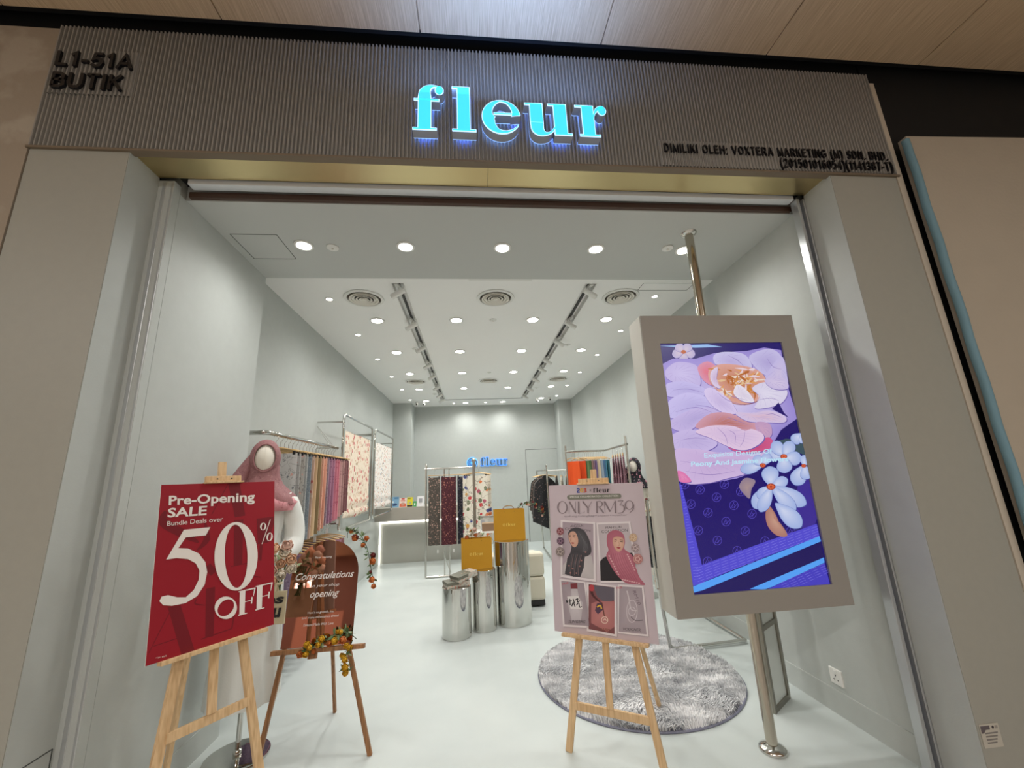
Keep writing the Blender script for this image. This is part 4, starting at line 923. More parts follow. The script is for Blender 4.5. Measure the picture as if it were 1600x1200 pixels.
for k in range(90):
    a = rn_.uniform(-.3, 3.3); cx, cy = rn_.uniform(500, 820), rn_.uniform(235, 440); l = rn_.uniform(40, 120)
    A.line([(cx, cy), (cx+l*.5*math.cos(a)+8, cy+l*.4*math.sin(a)), (cx+l*math.cos(a), cy+l*.7*math.sin(a))], [3, rn_.uniform(12, 26), 3], rn_.choice([(206, 132, 60), (186, 104, 44), (232, 196, 150), (240, 222, 206), (226, 160, 100), (236, 214, 224)]))
pet([(430, 260), (480, 230), (470, 330), (500, 400), (450, 380), (420, 320)], (226, 212, 240), (210, 180, 214))
pet([(610, 420), (640, 370), (700, 400), (760, 470), (770, 515), (680, 505), (620, 460)], (238, 230, 244), (226, 214, 234))
pet([(760, 400), (850, 350), (980, 360), (1050, 430), (1000, 520), (880, 560), (780, 560), (820, 470)], (222, 214, 240), (232, 226, 246))
pet([(860, 330), (960, 300), (1040, 330), (1050, 400), (930, 400)], (206, 192, 232), (220, 206, 236))
pet([(370, 430), (430, 400), (560, 480), (620, 560), (630, 610), (520, 600), (420, 530)], (222, 206, 244), (204, 186, 230))
pet([(300, 720), (400, 620), (540, 600), (700, 650), (800, 700), (780, 760), (560, 720), (420, 740)], (214, 160, 178), (188, 110, 96))
pet([(620, 600), (760, 600), (900, 580), (1030, 630), (1020, 680), (880, 680), (720, 670)], (216, 200, 236), (226, 190, 210))
pet([(790, 680), (900, 690), (920, 780), (860, 820), (800, 760)], (198, 160, 200), (212, 170, 200))
pet([(560, 880), (700, 930), (860, 810), (920, 820), (920, 890), (780, 930), (640, 925)], (216, 96, 146), (200, 70, 124))
pet([(300, 760), (400, 715), (500, 705), (620, 715), (700, 750), (760, 735), (850, 780), (840, 840), (740, 900), (640, 905), (520, 860), (420, 810)], (232, 206, 234), (216, 190, 228))
for P in ([(470, 720), (540, 790), (560, 860)], [(560, 740), (620, 780), (620, 860)], [(700, 760), (690, 830), (660, 880)], [(140, 600), (300, 560), (430, 600)], [(180, 830), (300, 810), (400, 820)], [(300, 540), (420, 560), (500, 600)], [(180, 1000), (400, 1020), (640, 990)], [(220, 1080), (420, 1110), (620, 1080)], [(120, 420), (240, 410), (360, 440)], [(880, 150), (930, 220), (1000, 240)], [(560, 130), (640, 170), (700, 230)], [(800, 500), (900, 480), (980, 500)], [(860, 620), (930, 610), (1000, 640)], [(480, 440), (560, 500), (700, 540)], [(520, 420), (600, 470), (720, 500)], [(560, 640), (620, 660), (720, 700)]):
    A.line(P, [1, 4, 1], (140, 116, 184))
A.poly([(920, 570), (975, 515), (1020, 600), (1060, 640), (980, 600)], BGc)
A.place(lambda u, v, d: (DX0+u, SY0+.0113-d, DZ0+v)).build('artwork_peony', SCR, sc, world=True)
A = Art(QB, .00001); A.k = 900; JW, JB, JE = (164, 184, 234), (214, 222, 248), (84, 92, 170)
A.poly([(940, -70), (1075, -60), (1090, 60), (1010, 30), (900, 20), (830, -40)], (60, 84, 96)); 
pj = lambda *a, **k: A.petal(*a, JW, JB, JE, **k)
for bx, by, L_ in ((1060, -110, [(-60, 60, 44), (30, 60, 44), (50, -60, 40)]), (920, 70, [(-120, -20, 52), (-70, -100, 50), (60, -100, 50), (120, 20, 54), (10, 110, 60)]), (1078, 142, [(-60, 130, 62), (20, -70, 44), (30, 90, 50)]), (760, 140, [(-150, 30, 46), (-60, -60, 40), (40, -80, 40)])):
    for dx, dy, w0 in L_: pj(bx, by, bx+dx*1.15, by+dy*1.15, w0)
A.poly([(575, 300), (620, 240), (700, 260), (670, 330), (655, 400), (600, 350)], (150, 130, 150), (176, 150, 150), smooth=True)
A.poly([(800, 450), (780, 530), (800, 620), (870, 690), (950, 690), (900, 600), (840, 540), (880, 580), (850, 510)], (176, 122, 110), (206, 160, 140), smooth=True)
for ex, ey, w0 in ((690, 470, 66), (720, 390, 44), (810, 150, 66), (950, 250, 44), (1092, 445, 62), (1010, 495, 52), (1055, 620, 66), (740, 500, 50)):
    bx, by = (825, 305) if (ex, ey) != (1055, 620) else (860, 440)
    pj(bx, by, ex, ey, w0)
for x, y, r in ((822, 307, 36), (758, 140, 24), (922, 70, 27), (1078, 143, 20)):
    A.ell(x, y, r, r*.72, (168, 62, 44))
    for k in range(7): a = k*.9; A.ell(x+r*.5*math.cos(a), y+r*.38*math.sin(a), r*.24, r*.2, (228, 104, 62))
A.place(lambda u, v, d: (DX0+u, SY0+.0113-d, DZ0+v)).build('artwork_jasmine', SCR, sc, world=True)
for s, bl, br, tl, b in (('Exquisite Designs Of', (305, 93), (832, 58), (303, 44), 0), ('Peony And Jasmine Flowers', (204, 162), (958, 118), (202, 112), .02)):
    A = Art(QB, .00001); A.k = 1040; A.text(s, bl, br, tl, (196, 236, 255), bold=b+.008)
    A.place(lambda u, v, d: (DX0+u, SY0+.0113-d, DZ0+v)).build('caption', SCR, sc, world=True)

# ------------------------------------------------------------------ glazed metal frame behind the pole
gf = thing('glazed_frame_stand', 'narrow metal framed glass panel standing on the floor behind the screen', 'stand', (1.93, .915, 0))
a, b = Vector((1.833, .849, 0)), Vector((2.035, .984, 0)); FM = mat('frame_metal', (150, 146, 136), .3, 1); up = Vector((0, 0, 1)); e = (b-a).normalized(); nn = e.cross(up)
for p in (a, b): M().beam(p, p+up*1.75, .03, .03, up=nn).build('post', FM, gf, world=True, bevel=.002)
for z in (.015, .47, 1.1, 1.735): M().beam(a+up*z+e*.015, b+up*z-e*.015, .03, .028, up=nn).build('rail', FM, gf, world=True, bevel=.002)
gm = mat('frosted_panel', (206, 212, 208), .3)
for z0, z1 in ((.03, .455), (.485, 1.085), (1.115, 1.72)):
    M().beam((a+b)/2+up*z0, (a+b)/2+up*z1, .21, .006, up=nn).build('pane', gm, gf, world=True)

# ------------------------------------------------------------------ shaggy rug
RC, RR = (1.2, 1.5), .745
rg = thing('round_rug', 'round shaggy grey and white rug under the right rack and easel leg', 'rug', (RC[0], RC[1], 0))
M().lathe([(RR, 0), (RR+.003, .006), (RR-.002, .012), (.001, .012)], 96).build('backing', mat('rug_binding', (122, 124, 142), .8), rg)
def rug_mat():
    m = bpy.data.materials.new('rug_pile'); m.use_nodes = True; N = m.node_tree.nodes; L = m.node_tree.links; b = N['Principled BSDF']
    a = N.new('ShaderNodeAttribute'); a.attribute_name = 'Col'; L.new(a.outputs['Color'], b.inputs['Base Color']); b.inputs['Roughness'].default_value = .8; return m
m = M(); m.c = []; rn = random.Random(3)
for i in range(42000):
    r = RR*math.sqrt(rn.random())*.995; t = rn.random()*2*PI; x, y = r*math.cos(t), r*math.sin(t)
    fl = noise.noise(Vector((x*3, y*3, 0))); a = fl*3+2.2+rn.uniform(-.6, .6); l = rn.uniform(.022, .05); h = rn.uniform(.016, .034)
    n1 = noise.noise(Vector((x*4.2, y*9.5, 3)))*.6+noise.noise(Vector((x*16, y*30, 7)))*.4
    k = .62+n1*1.15+rn.uniform(-.12, .12); k = min(1, max(0, k)); c = lin((158+k*90, 160+k*88, 165+k*84))
    w0 = .0028; dx, dy = math.cos(a), math.sin(a)
    if math.hypot(x+dx*l, y+dy*l) > RR*1.005: l *= .2
    vs = [(x-dy*w0, y+dx*w0, .011), (x+dy*w0, y-dx*w0, .011), (x+dx*l*.55+dy*w0*.8, y+dy*l*.55-dx*w0*.8, .011+h), (x+dx*l*.55-dy*w0*.8, y+dy*l*.55+dx*w0*.8, .011+h), (x+dx*l, y+dy*l, .011+h*.75)]
    o = len(m.v); m.v += [Vector(v) for v in vs]; m.f += [(o, o+1, o+2, o+3), (o+3, o+2, o+4)]; m.c += [c]*5
m.build('pile', rug_mat(), rg, kind='stuff')
# ------------------------------------------------------------------ cloth, hangers, garments
def drape(w0, w1, h, folds=3, amp=.012, th=.006, seed=0, hem=0, sag=0, nx=22, nz=12, off=0):
    """hanging sheet of cloth from z=0 down, width w0 at top and w1 at the hem; folds deepen downward"""
    rnd = random.Random(seed); ph = rnd.uniform(0, 6); m = M(); n = (nx+1)*(nz+1)
    for side in (0, 1):
        for j in range(nz+1):
            t = j/nz
            for i in range(nx+1):
                u = i/nx-.5; ww = w0+(w1-w0)*t
                d = amp*(.35+.65*t)*(math.sin(u*2*PI*folds+ph)+.4*math.sin(u*2*PI*folds*1.9+ph*2+t*2))
                z = -h*t+hem*u*t*t-sag*(1-4*u*u)*t*t
                m.v.append(Vector((u*ww, d+(th/2 if side else -th/2)+off, z)))
    q = lambda s, i, j: s*n+j*(nx+1)+i
    for j in range(nz):
        for i in range(nx):
            m.f.append((q(0, i, j), q(0, i+1, j), q(0, i+1, j+1), q(0, i, j+1))); m.f.append((q(1, i, j), q(1, i, j+1), q(1, i+1, j+1), q(1, i+1, j)))
    for i in range(nx):
        m.f.append((q(0, i, 0), q(1, i, 0), q(1, i+1, 0), q(0, i+1, 0))); m.f.append((q(0, i, nz), q(0, i+1, nz), q(1, i+1, nz), q(1, i, nz)))
    for j in range(nz):
        m.f.append((q(0, 0, j), q(0, 0, j+1), q(1, 0, j+1), q(1, 0, j))); m.f.append((q(0, nx, j), q(1, nx, j), q(1, nx, j+1), q(0, nx, j+1)))
    return m
def hanger(root, w, curved=True, mt=None, zb=-.115):
    m = M(); m.tube(catmull([(0, 0, zb+.01), (0, 0, -.05), (.012, 0, -.035), (.02, 0, -.015), (.012, 0, .004), (0, 0, .012), (-.014, 0, .006), (-.02, 0, -.008)], 4), .0018, 6)
    hk = m.build('hook', STEEL, root, smooth=60)
    P = [(-w/2, 0, zb-.02), (-w/4, 0, zb+.004), (0, 0, zb+.016), (w/4, 0, zb+.004), (w/2, 0, zb-.02)] if curved else [(-w/2, 0, zb), (w/2, 0, zb)]
    b = M().tube(catmull(P, 5) if curved else P, .007, 8).build('hanger_bar', mt or KRAFT, root, smooth=60)
    return b
CLIP = mat('black_clip', (18, 18, 20), .4)
def scarf(name, label, cat, mt, w=.36, h=.7, group=None, seed=0, clips=True, folds=3, amp=.01, th=.007, w1=None, curved=True, tagc=None, hem=0):
    t = thing(name, label, cat, (0, 0, 0), group=group); b = hanger(t, w+.02, curved)
    zt = -.15
    if clips:
        for sg in (-1, 1): M().box(sg*w*.43-.011, sg*w*.43+.011, -.009, .009, zt-.012, zt+.018).build('clip', CLIP, t, bevel=.002)
    d = drape(w, w1 or w, h, folds, amp, th, seed, hem); d.xf(Matrix.Translation((0, 0, zt))); d.build('cloth', mt, t, smooth=60)
    if tagc:
        q = M().box(w*.3-.012, w*.3+.012, -.004, -.002, zt-h-.12, zt-h-.07); q.tube([(w*.3, -.003, zt-h), (w*.3, -.003, zt-h-.07)], .0008, 5); q.build('price_tag', WHITE, t)
    return t
fl = floral
LF1 = fl('cloth_grey_floral', (186, 184, 182), [(130, 128, 132), (196, 150, 140), (110, 112, 118)], 22, .22, veins=(150, 148, 146))
LF2 = fl('cloth_grey_dense', (172, 168, 162), [(120, 112, 110), (204, 158, 148), (92, 90, 96)], 26, .3, veins=(120, 112, 108))
LF3 = fl('cloth_speckled', (196, 198, 196), [(120, 124, 130), (150, 150, 150)], 90, .32)
LF4 = fl('cloth_blue_grey', (140, 150, 158), [(196, 200, 204), (112, 120, 132)], 90, .34)
LF5 = fl('cloth_peach_border', (214, 180, 160), [(190, 96, 84), (226, 204, 186), (168, 112, 92)], 24, .3)
LF6 = mat('cloth_beige', (206, 178, 142), .8, var=.06, bscale=60)
LF7 = mat('cloth_olive', (158, 140, 104), .8, var=.1, bscale=60)
LF8 = fl('cloth_peach', (240, 188, 166), [(238, 190, 170), (214, 146, 124)], 40, .3)
LF9 = fl('cloth_lilac_grey', (168, 156, 172), [(130, 112, 134), (192, 182, 196)], 44, .3)
LF10 = fl('cloth_mauve', (196, 148, 174), [(166, 112, 142), (206, 160, 182)], 40, .3)
LF11 = fl('cloth_rose', (228, 150, 166), [(202, 110, 132), (232, 160, 172)], 40, .3)
LF12 = fl('cloth_dusty', (202, 164, 160), [(164, 120, 124), (204, 168, 164)], 44, .3)
LF13 = fl('cloth_plum_brown', (156, 112, 114), [(180, 138, 140), (96, 60, 68)], 44, .3)

# ---- left wall: long steel rail with clipped scarves
rl = thing('wall_clothes_rail', 'long polished steel rail bent into the left wall, full of clipped scarves', 'clothes rail', (WL, 1.5, 1.945))
M().tube([(-.0+WL, 1.5, 1.945)]+catmull([(WL+.1, 1.5, 1.945), (WL+.17, 1.51, 1.945), (WL+.204, 1.56, 1.945), (WL+.204, 1.66, 1.945)], 6)+[(WL+.204, 3.2, 1.945)], .019, 14).build('rail_tube', CHROME, rl, world=True, smooth=60)
M().tube([(WL, 3.1, 1.945), (WL+.204, 3.1, 1.945)], .009).build('wall_arm', CHROME, rl, world=True, smooth=60)
M().tube([(WL+.01, 3.04, 2.2), (WL+.19, 3.0, 1.95)], .002, 6).tube([(WL+.01, 3.06, 2.2), (WL+.19, 3.14, 1.95)], .002, 6).build('stay_wires', STEEL, rl, world=True)
seq = [(LF1, 'pale grey floral', .76), (LF1, 'pale grey sprigged', .76), (LF2, 'grey densely flowered', .76), (LF3, 'white speckled', .74), (LF4, 'blue-grey speckled', .73), (LF5, 'peach red-bordered floral', .73), (LF6, 'plain beige', .72),
       (LF7, 'plain olive brown', .71), (LF8, 'peach', .69), (LF8, 'second peach', .68), (LF9, 'lilac-grey', .66), (LF10, 'mauve', .65), (LF10, 'deep mauve', .65), (LF11, 'rose pink', .64), (LF11, 'second rose pink', .63), (LF12, 'dusty pink', .61), (LF12, 'dusky rose', .6), (LF13, 'plum brown', .58), (LF13, 'last plum brown', .57)]
for i, (mt, lb, h) in enumerate(seq):
    t = scarf('scarf', '%s scarf on a hanger, %s on the left rail' % (lb, ['one', 'two', 'three', 'four', 'five', 'six', 'seven', 'eight', 'nine', 'ten', 'eleven', 'twelve', 'thirteen', 'fourteen', 'fifteen', 'sixteen', 'seventeen', 'eighteen', 'last'][i]), 'scarf', mt, .36, h, 'clipped scarves on the left rail', i, folds=2.5, tagc=i % 4 == 1)
    t.location = (WL+.204, 1.66+i*.079, 1.945-.002-.012+.0); t.rotation_euler = (0, 0, random.uniform(-.06, .06))
# ---- lower rail: mauve and lavender garments on wooden hangers
rl = thing('wall_clothes_rail', 'low steel rail on the left wall behind the mirror board with mauve garments', 'clothes rail', (WL, 1.8, 1.09))
M().tube([(WL, 1.8, 1.09)]+catmull([(WL+.15, 1.8, 1.09), (WL+.19, 1.82, 1.09), (WL+.204, 1.88, 1.09)], 5)+[(WL+.204, 3.2, 1.09)], .013, 12).build('rail_tube', CHROME, rl, world=True, smooth=60)
M().tube([(WL, 3.12, 1.09), (WL+.204, 3.12, 1.09)], .008).build('wall_arm', CHROME, rl, world=True)
LV = [fl('cloth_lavender', (142, 120, 146), [(110, 90, 118), (176, 158, 176)], 40, .3), LF10, LF13, mat('cloth_grape', (112, 88, 116), .8, var=.08, bscale=50)]
for i in range(11):
    t = scarf('folded_trousers', 'purple toned garment on a wooden hanger, place %s along the low left rail' % ['one', 'two', 'three', 'four', 'five', 'six', 'seven', 'eight', 'nine', 'ten', 'eleven'][i], 'garment', LV[i % 4], .36, .62, 'purple garments on the low rail', 40+i, clips=False, folds=2.5)
    t.location = (WL+.204, 1.95+i*.11, 1.074+.0); t.rotation_euler = (0, 0, random.uniform(-.05, .05))
# ---- two standing-off frames with displayed scarves
SFA = fl('square_scarf_cream', (232, 218, 200), [(206, 120, 108), (222, 164, 146), (176, 152, 124), (196, 96, 96)], 15, .34, veins=(206, 170, 140))
SFB = fl('square_scarf_multicolour', (238, 232, 226), [(206, 110, 100), (90, 104, 150), (170, 140, 110), (214, 150, 130), (110, 120, 100)], 24, .32)
for k, (y0, y1, mt, lb) in enumerate(((3.08, 4.47, SFA, 'cream scarf with red blossom border'), (4.64, 6.08, SFB, 'white scarf scattered with small multicoloured flowers'))):
    t = thing('scarf_display_stand', 'polished tube frame standing off the left wall, %s' % ('nearer one' if k == 0 else 'farther one beside the counter'), 'frame', (WL, y0, 1.0), group='wall frames for scarves')
    X = -1.55; c = .05
    P = rpath([(X, y0, 1.0), (X, y0, 2.34), (X, y1, 2.34), (X, y1, 1.0)], .06, 6, True)
    M().tube(P, .016, 12, closed=True).build('tube_frame', CHROME, t, world=True, smooth=60)
    for y in (y0, y1):
        for z in (1.08, 2.25): M().tube([(WL, y, z), (X, y, z)], .011, 10).lathe([(.022, 0), (.022, .01), (.001, .011)], 14).build('stand_off_arm', CHROME, t, world=True, smooth=60) if 0 else M().tube([(WL, y, z), (X, y, z)], .011, 10).build('stand_off_arm', CHROME, t, world=True, smooth=60)
    M().tube([(X, y0, 2.15), (X, y1, 2.15)], .004, 8).build('hanging_rod', STEEL, t, world=True)
    d = drape(y1-y0-.2, y1-y0-.24, 1.02, 2, .006, .004, 9+k, sag=.03, nx=30, nz=24)
    for v in d.v:
        q = -v.z/1.02
        if q > .82: v.y += .03*math.sin((q-.82)/.18*PI*3)*.5
    d.xf(Matrix.Translation((X+.0, (y0+y1)/2-.02, 2.15)) @ Matrix.Rotation(-PI/2, 4, 'Z'))
    tag(d.build('display_scarf', mt, smooth=60), 'square %s, hung in the %s wall frame' % (lb, 'near' if k == 0 else 'far'), 'scarf', 'scarves shown in the wall frames')

# ------------------------------------------------------------------ mannequins
FAB = mat('mannequin_fabric', (232, 228, 216), .8, bump=.1, bscale=300)
def mannequin(name, label, loc, rz, k, hij, dress, cape2=None, hem=.28):
    t = thing(name, label, 'mannequin', loc, rz); S = lambda m: m.xf(Matrix.Scale(k, 4))
    rx = Matrix.Rotation(PI/2, 4, 'X')
    S(M().lathe([(.0005, .0), (.165, 0), (.17, .006), (.168, .012), (.15, .016), (.03, .02), (.001, .021)], 48)).build('base_plate', CHROME, t, smooth=40)
    S(M().tube([(0, 0, .015), (0, 0, .8)], .014, 16).lathe([(.022, .015), (.022, .04), (.016, .045)], 20)).build('stand_pole', CHROME, t, smooth=60)
    head = M().ell((0, -.008, 1.70), (.073, .09, .108), 28, 18).tube([(0, .005, 1.45), (0, .005, 1.64)], .045, 18); head.tube([(0, -.095, 1.79), (0, -.0995, 1.74), (0, -.0995, 1.68), (0, -.09, 1.62)], .0009, 5)
    S(head).build('head', FAB, t, smooth=60)
    fold = lambda a, s: .05*math.sin(a*9+s*3)*(1-s)**1.2+.02*math.sin(a*17+1)*(1-s)
    S(M().lathe([(.19, hem), (.188, hem+.1), (.175, .6), (.165, .85), (.16, .98), (.14, 1.1), (.132, 1.2), (.15, 1.34), (.162, 1.42), (.13, 1.475), (.06, 1.51), (.045, 1.52)][::1], 72, sy=.78, fold=fold)).build('dress', dress, t, smooth=70)
    for sg in (-1, 1):
        sl = M().tube(catmull([(sg*.13, 0, 1.45), (sg*.17, .0, 1.38), (sg*(.185+.02*(sg > 0)), .01, 1.25), (sg*(.175+.025*(sg > 0)), -.03, 1.14), (sg*.14, -.12, 1.09), (sg*.075, -.185, 1.10)], 6), [.05]*4+[.054+.008*(sg > 0)]*14+[.056+.01*(sg > 0)]*8+[.05]*5, 16)
        b = S(sl).build('sleeve', dress, t, smooth=70)
        hd_ = M(); w0 = Vector((sg*.07, -.19, 1.10)); hd_.tube(catmull([w0, w0+Vector((-sg*.02, -.02, .004)), w0+Vector((-sg*.045, -.04, .006))], 4), [.022, .024, .027, .029, .03, .03, .029, .027, .022], 12)
        for f in range(4):
            z = .022-.014*f; l = (.9, 1, .95, .78)[f]
            hd_.tube(catmull([w0+Vector((-sg*.045, -.045, z)), w0+Vector((-sg*(.045+.03*l), -.055, z)), w0+Vector((-sg*(.045+.045*l), -.04, z-.002)), w0+Vector((-sg*(.045+.04*l), -.022, z-.004))], 4), .0075, 8)
        hd_.tube(catmull([w0+Vector((-sg*.02, -.03, .02)), w0+Vector((-sg*.035, -.035, .042)), w0+Vector((-sg*.055, -.03, .05))], 4), .008, 8)
        S(hd_).build('hand', FAB, t, smooth=60)
    hood = M().ell((0, .004, 1.703), (.092, .128, .112), 40, 16, rx, th0=math.radians(46), th1=PI)
    hood.ell((0, .004, 1.703), (.086, .121, .106), 40, 16, rx, th0=math.radians(46), th1=PI)
    hood.tube([(.092*math.sin(math.radians(46))*math.cos(a)*.98, .004-.112*math.cos(math.radians(46)), 1.703+.128*math.sin(math.radians(46))*math.sin(a)*.98) for a in [2*PI*i/40 for i in range(40)]], .005, 8, closed=True)
    cf = lambda a, s: .06*math.sin(a*7+s*5)*(1-s)+.04*math.sin(a*13+2)*(1-s)
    hood.lathe([(.205, 1.40), (.2, 1.43), (.185, 1.455), (.15, 1.49), (.115, 1.53), (.098, 1.57), (.09, 1.61), (.09, 1.65), (.07, 1.68)], 64, sy=.82, fold=cf)
    hood.tube(catmull([(-.05, .02, 1.72), (-.095, .01, 1.64), (-.135, .0, 1.555), (-.16, -.01, 1.47)], 6), [.04+.0013*i for i in range(19)], 14)
    S(hood).build('hijab', hij, t, smooth=70)
    if cape2:
        S(M().lathe([(.2, 1.36), (.212, 1.38), (.215, 1.41), (.19, 1.44)], 64, sy=.8, fold=cf)).build('scarf_edge', cape2, t, smooth=70)
    return t
mannequin('mannequin', 'mannequin in dusty rose hijab and long white dress behind the red board', (-1.395, .985, 0), .42, .998, fl('hijab_rose', (150, 104, 106), [(132, 84, 90), (166, 122, 122)], 60, .3), mat('dress_white', (226, 228, 224), .75, bump=.1, bscale=90), fl('hijab_edge', (206, 142, 148), [(220, 176, 176), (180, 104, 116)], 50, .3))
mannequin('mannequin', 'mannequin in black pink-flowered hijab beside the right rack', (2.13, 3.38, 0), -.62, .925, fl('hijab_black_floral', (26, 26, 36), [(206, 140, 156), (70, 70, 90), (150, 130, 140)], 34, .34), mat('dress_offwhite', (226, 222, 212), .75), None)

# ------------------------------------------------------------------ flowers
LEAF = [mat('leaf_green', (84, 112, 70), .6), mat('leaf_pale', (138, 156, 116), .6), mat('leaf_dark', (56, 78, 52), .6)]
def rose(c, r, seed=0, up=(0, -.5, .85)):
    m = M(); rnd = random.Random(seed); upv = Vector(up).normalized(); q = Vector((0, 0, 1)).rotation_difference(upv).to_matrix().to_4x4()
    for ly, (k, z0) in enumerate(((1, -.25), (.78, -.05), (.56, .12), (.34, .25))):
        ph = rnd.uniform(0, 6); n = 5-ly//2; mm = M(); N = 18
        prof = [(.25, 0), (.75, .12), (1.0, .42), (.93, .72), (1.0-.2*(ly > 0), .9)]
        for pr, pz in prof:
            for i in range(N):
                a = 2*PI*i/N; f = 1+.12*math.sin(a*n+ph)*pz; mm.v.append(Vector((pr*k*r*f*math.cos(a), pr*k*r*f*math.sin(a), r*(z0+pz*.85*(1+.15*math.sin(a*n+ph+1))))))
        mm.f = [(j*N+i, j*N+(i+1) % N, (j+1)*N+(i+1) % N, (j+1)*N+i) for j in range(4) for i in range(N)]+[tuple(range(N))[::-1]]
        mm.xf(Matrix.Translation(Vector(c)) @ q); m.merge(mm)
    m.ell(Vector(c)+(q @ Vector((0, 0, r*.75))), (r*.22, r*.22, r*.3), 10, 8)
    return m
def leaves(P, n, l, seed, spread=1):
    rnd = random.Random(seed); m = M(); P = [Vector(p) for p in P]
    for i in range(n):
        t = rnd.random()*(len(P)-1); k = int(t); p = P[k].lerp(P[min(k+1, len(P)-1)], t-k)
        d = Vector((rnd.uniform(-1, 1), rnd.uniform(-1, .6), rnd.uniform(-.7, .9))).normalized(); s = d.cross(Vector((rnd.uniform(-1, 1), rnd.uniform(-1, 1), 1))).normalized(); nrm = d.cross(s); L = l*rnd.uniform(.6, 1.2); b = p+d*.006*spread
        vs = [b, b+d*L*.3+s*L*.2+nrm*L*.03, b+d*L*.65+s*L*.19+nrm*L*.03, b+d*L, b+d*L*.65-s*L*.19+nrm*L*.03, b+d*L*.3-s*L*.2+nrm*L*.03, b+d*L*.5-nrm*L*.03]
        m._add(vs, [(0, 1, 6), (1, 2, 6), (2, 3, 6), (3, 4, 6), (4, 5, 6), (5, 0, 6)])
    return m
def sprig(label, P, cols, nf, nl, rf=.014, ll=.035, seed=0, name='flower_sprig', jit=.03):
    rnd = random.Random(seed); P = [Vector(p) for p in P]; base = P[0].copy()
    t = thing(name, label, 'flowers', base)
    C_ = catmull(P, 6); M().tube(C_, .0022, 6).build('stem', LEAF[2], t, world=True)
    leaves(C_[4:], nl, ll, seed).build('leaves', LEAF[0], t, world=True, kind='stuff'); leaves(C_[4:], nl//2, ll*.9, seed+9).build('leaves', LEAF[1], t, world=True, kind='stuff')
    for k in range(nf):
        i = int(len(C_)*(.25+.75*(k+rnd.random()*.6)/nf)); p = C_[min(i, len(C_)-1)]+Vector((rnd.uniform(-jit, jit), rnd.uniform(-jit, 0), rnd.uniform(-jit, jit)))
        rose(p, rf*rnd.uniform(.7, 1.25), seed+k, (rnd.uniform(-.6, .6), -1, rnd.uniform(-.2, .8))).build('blossom', cols[k % len(cols)], t, world=True, smooth=60)
    return t
CR, PE = mat('petal_cream', (250, 240, 222), .6), mat('petal_peach', (246, 204, 170), .6)
OG, YL, WI, PKP = mat('petal_orange', (222, 132, 70), .6), mat('petal_yellow', (228, 178, 44), .6), mat('petal_wine', (120, 42, 44), .6), mat('petal_blush', (240, 206, 190), .6)
bq = thing('flower_bouquet', 'bouquet of cream and peach roses held by the white-dressed mannequin', 'flowers', (-1.17, .79, 1.02))
rn = random.Random(11)
pts = []
for x, z in ((-.052, .155), (-.005, .175), (.05, .15), (.085, .11), (-.06, .10), (-.01, .115), (.04, .09), (.09, .06), (-.055, .045), (-.005, .055), (.045, .03), (-.085, .02), (-.04, .0), (.0, .0), (.06, .19)):
    pts.append((-1.165+x, .755-.03*math.cos(x*12)+rn.uniform(-.01, .01), .99+z*.92))
for k, p in enumerate(pts):
    rose(p, rn.uniform(.026, .033), k, (p[0]+1.165, -.12, p[2]-1.05)).build('rose', (CR, PE, CR, PE, PKP)[k % 5], bq, world=True, smooth=60)
leaves([(-1.23, .79, 1.0), (-1.16, .78, 1.1), (-1.07, .79, 1.02)], 26, .05, 3).build('leaves', LEAF[1], bq, world=True, kind='stuff')
m = M()
for k in range(7): m.tube([(-1.165+rn.uniform(-.04, .04), .785, 1.05), (-1.165+rn.uniform(-.012, .012), .80, .93), (-1.165+rn.uniform(-.02, .02), .80, .87)], .003, 6)
m.build('stems', LEAF[0], bq, world=True)
RBN = mat('ribbon_cream', (226, 216, 186), .6); m = M()
for sg in (-1, 1): m.beam((-1.165, .775, .955), (-1.165+sg*.028, .77, .85), .018, .002, up=(0, 1, 0))
m.tube([(-1.165+.02*math.cos(a), .79+.02*math.sin(a), .955) for a in [2*PI*i/16 for i in range(16)]], .008, 8, closed=True)
m.build('ribbon', RBN, bq, world=True)
tb = thing('tote_bag', 'small beige tote with black lettering hanging below the rose bouquet', 'bag', (-1.19, .74, .77))
d = drape(.21, .21, .17, 1, .003, .012, 3); d.xf(Matrix.Translation((-1.19, .735, .925))); d.build('bag_body', mat('tote_canvas', (214, 204, 172), .8, bump=.2, bscale=300), tb, world=True, smooth=60)
M().tube(catmull([(-1.23, .735, .92), (-1.225, .735, .985), (-1.19, .74, 1.01), (-1.155, .735, .985), (-1.15, .735, .92)], 5), .006, 8).build('handle', RBN, tb, world=True, smooth=60)
for s, z0, x0 in (('les', .862, -1.225), ('zzu', .79, -1.235)):
    solid(text_shape(s, bold=.03, shear=.15), .001, lambda u, v, d: Vector((x0+u*.13, .725-d, z0+v*.05))).build('lettering', INK, tb, world=True)

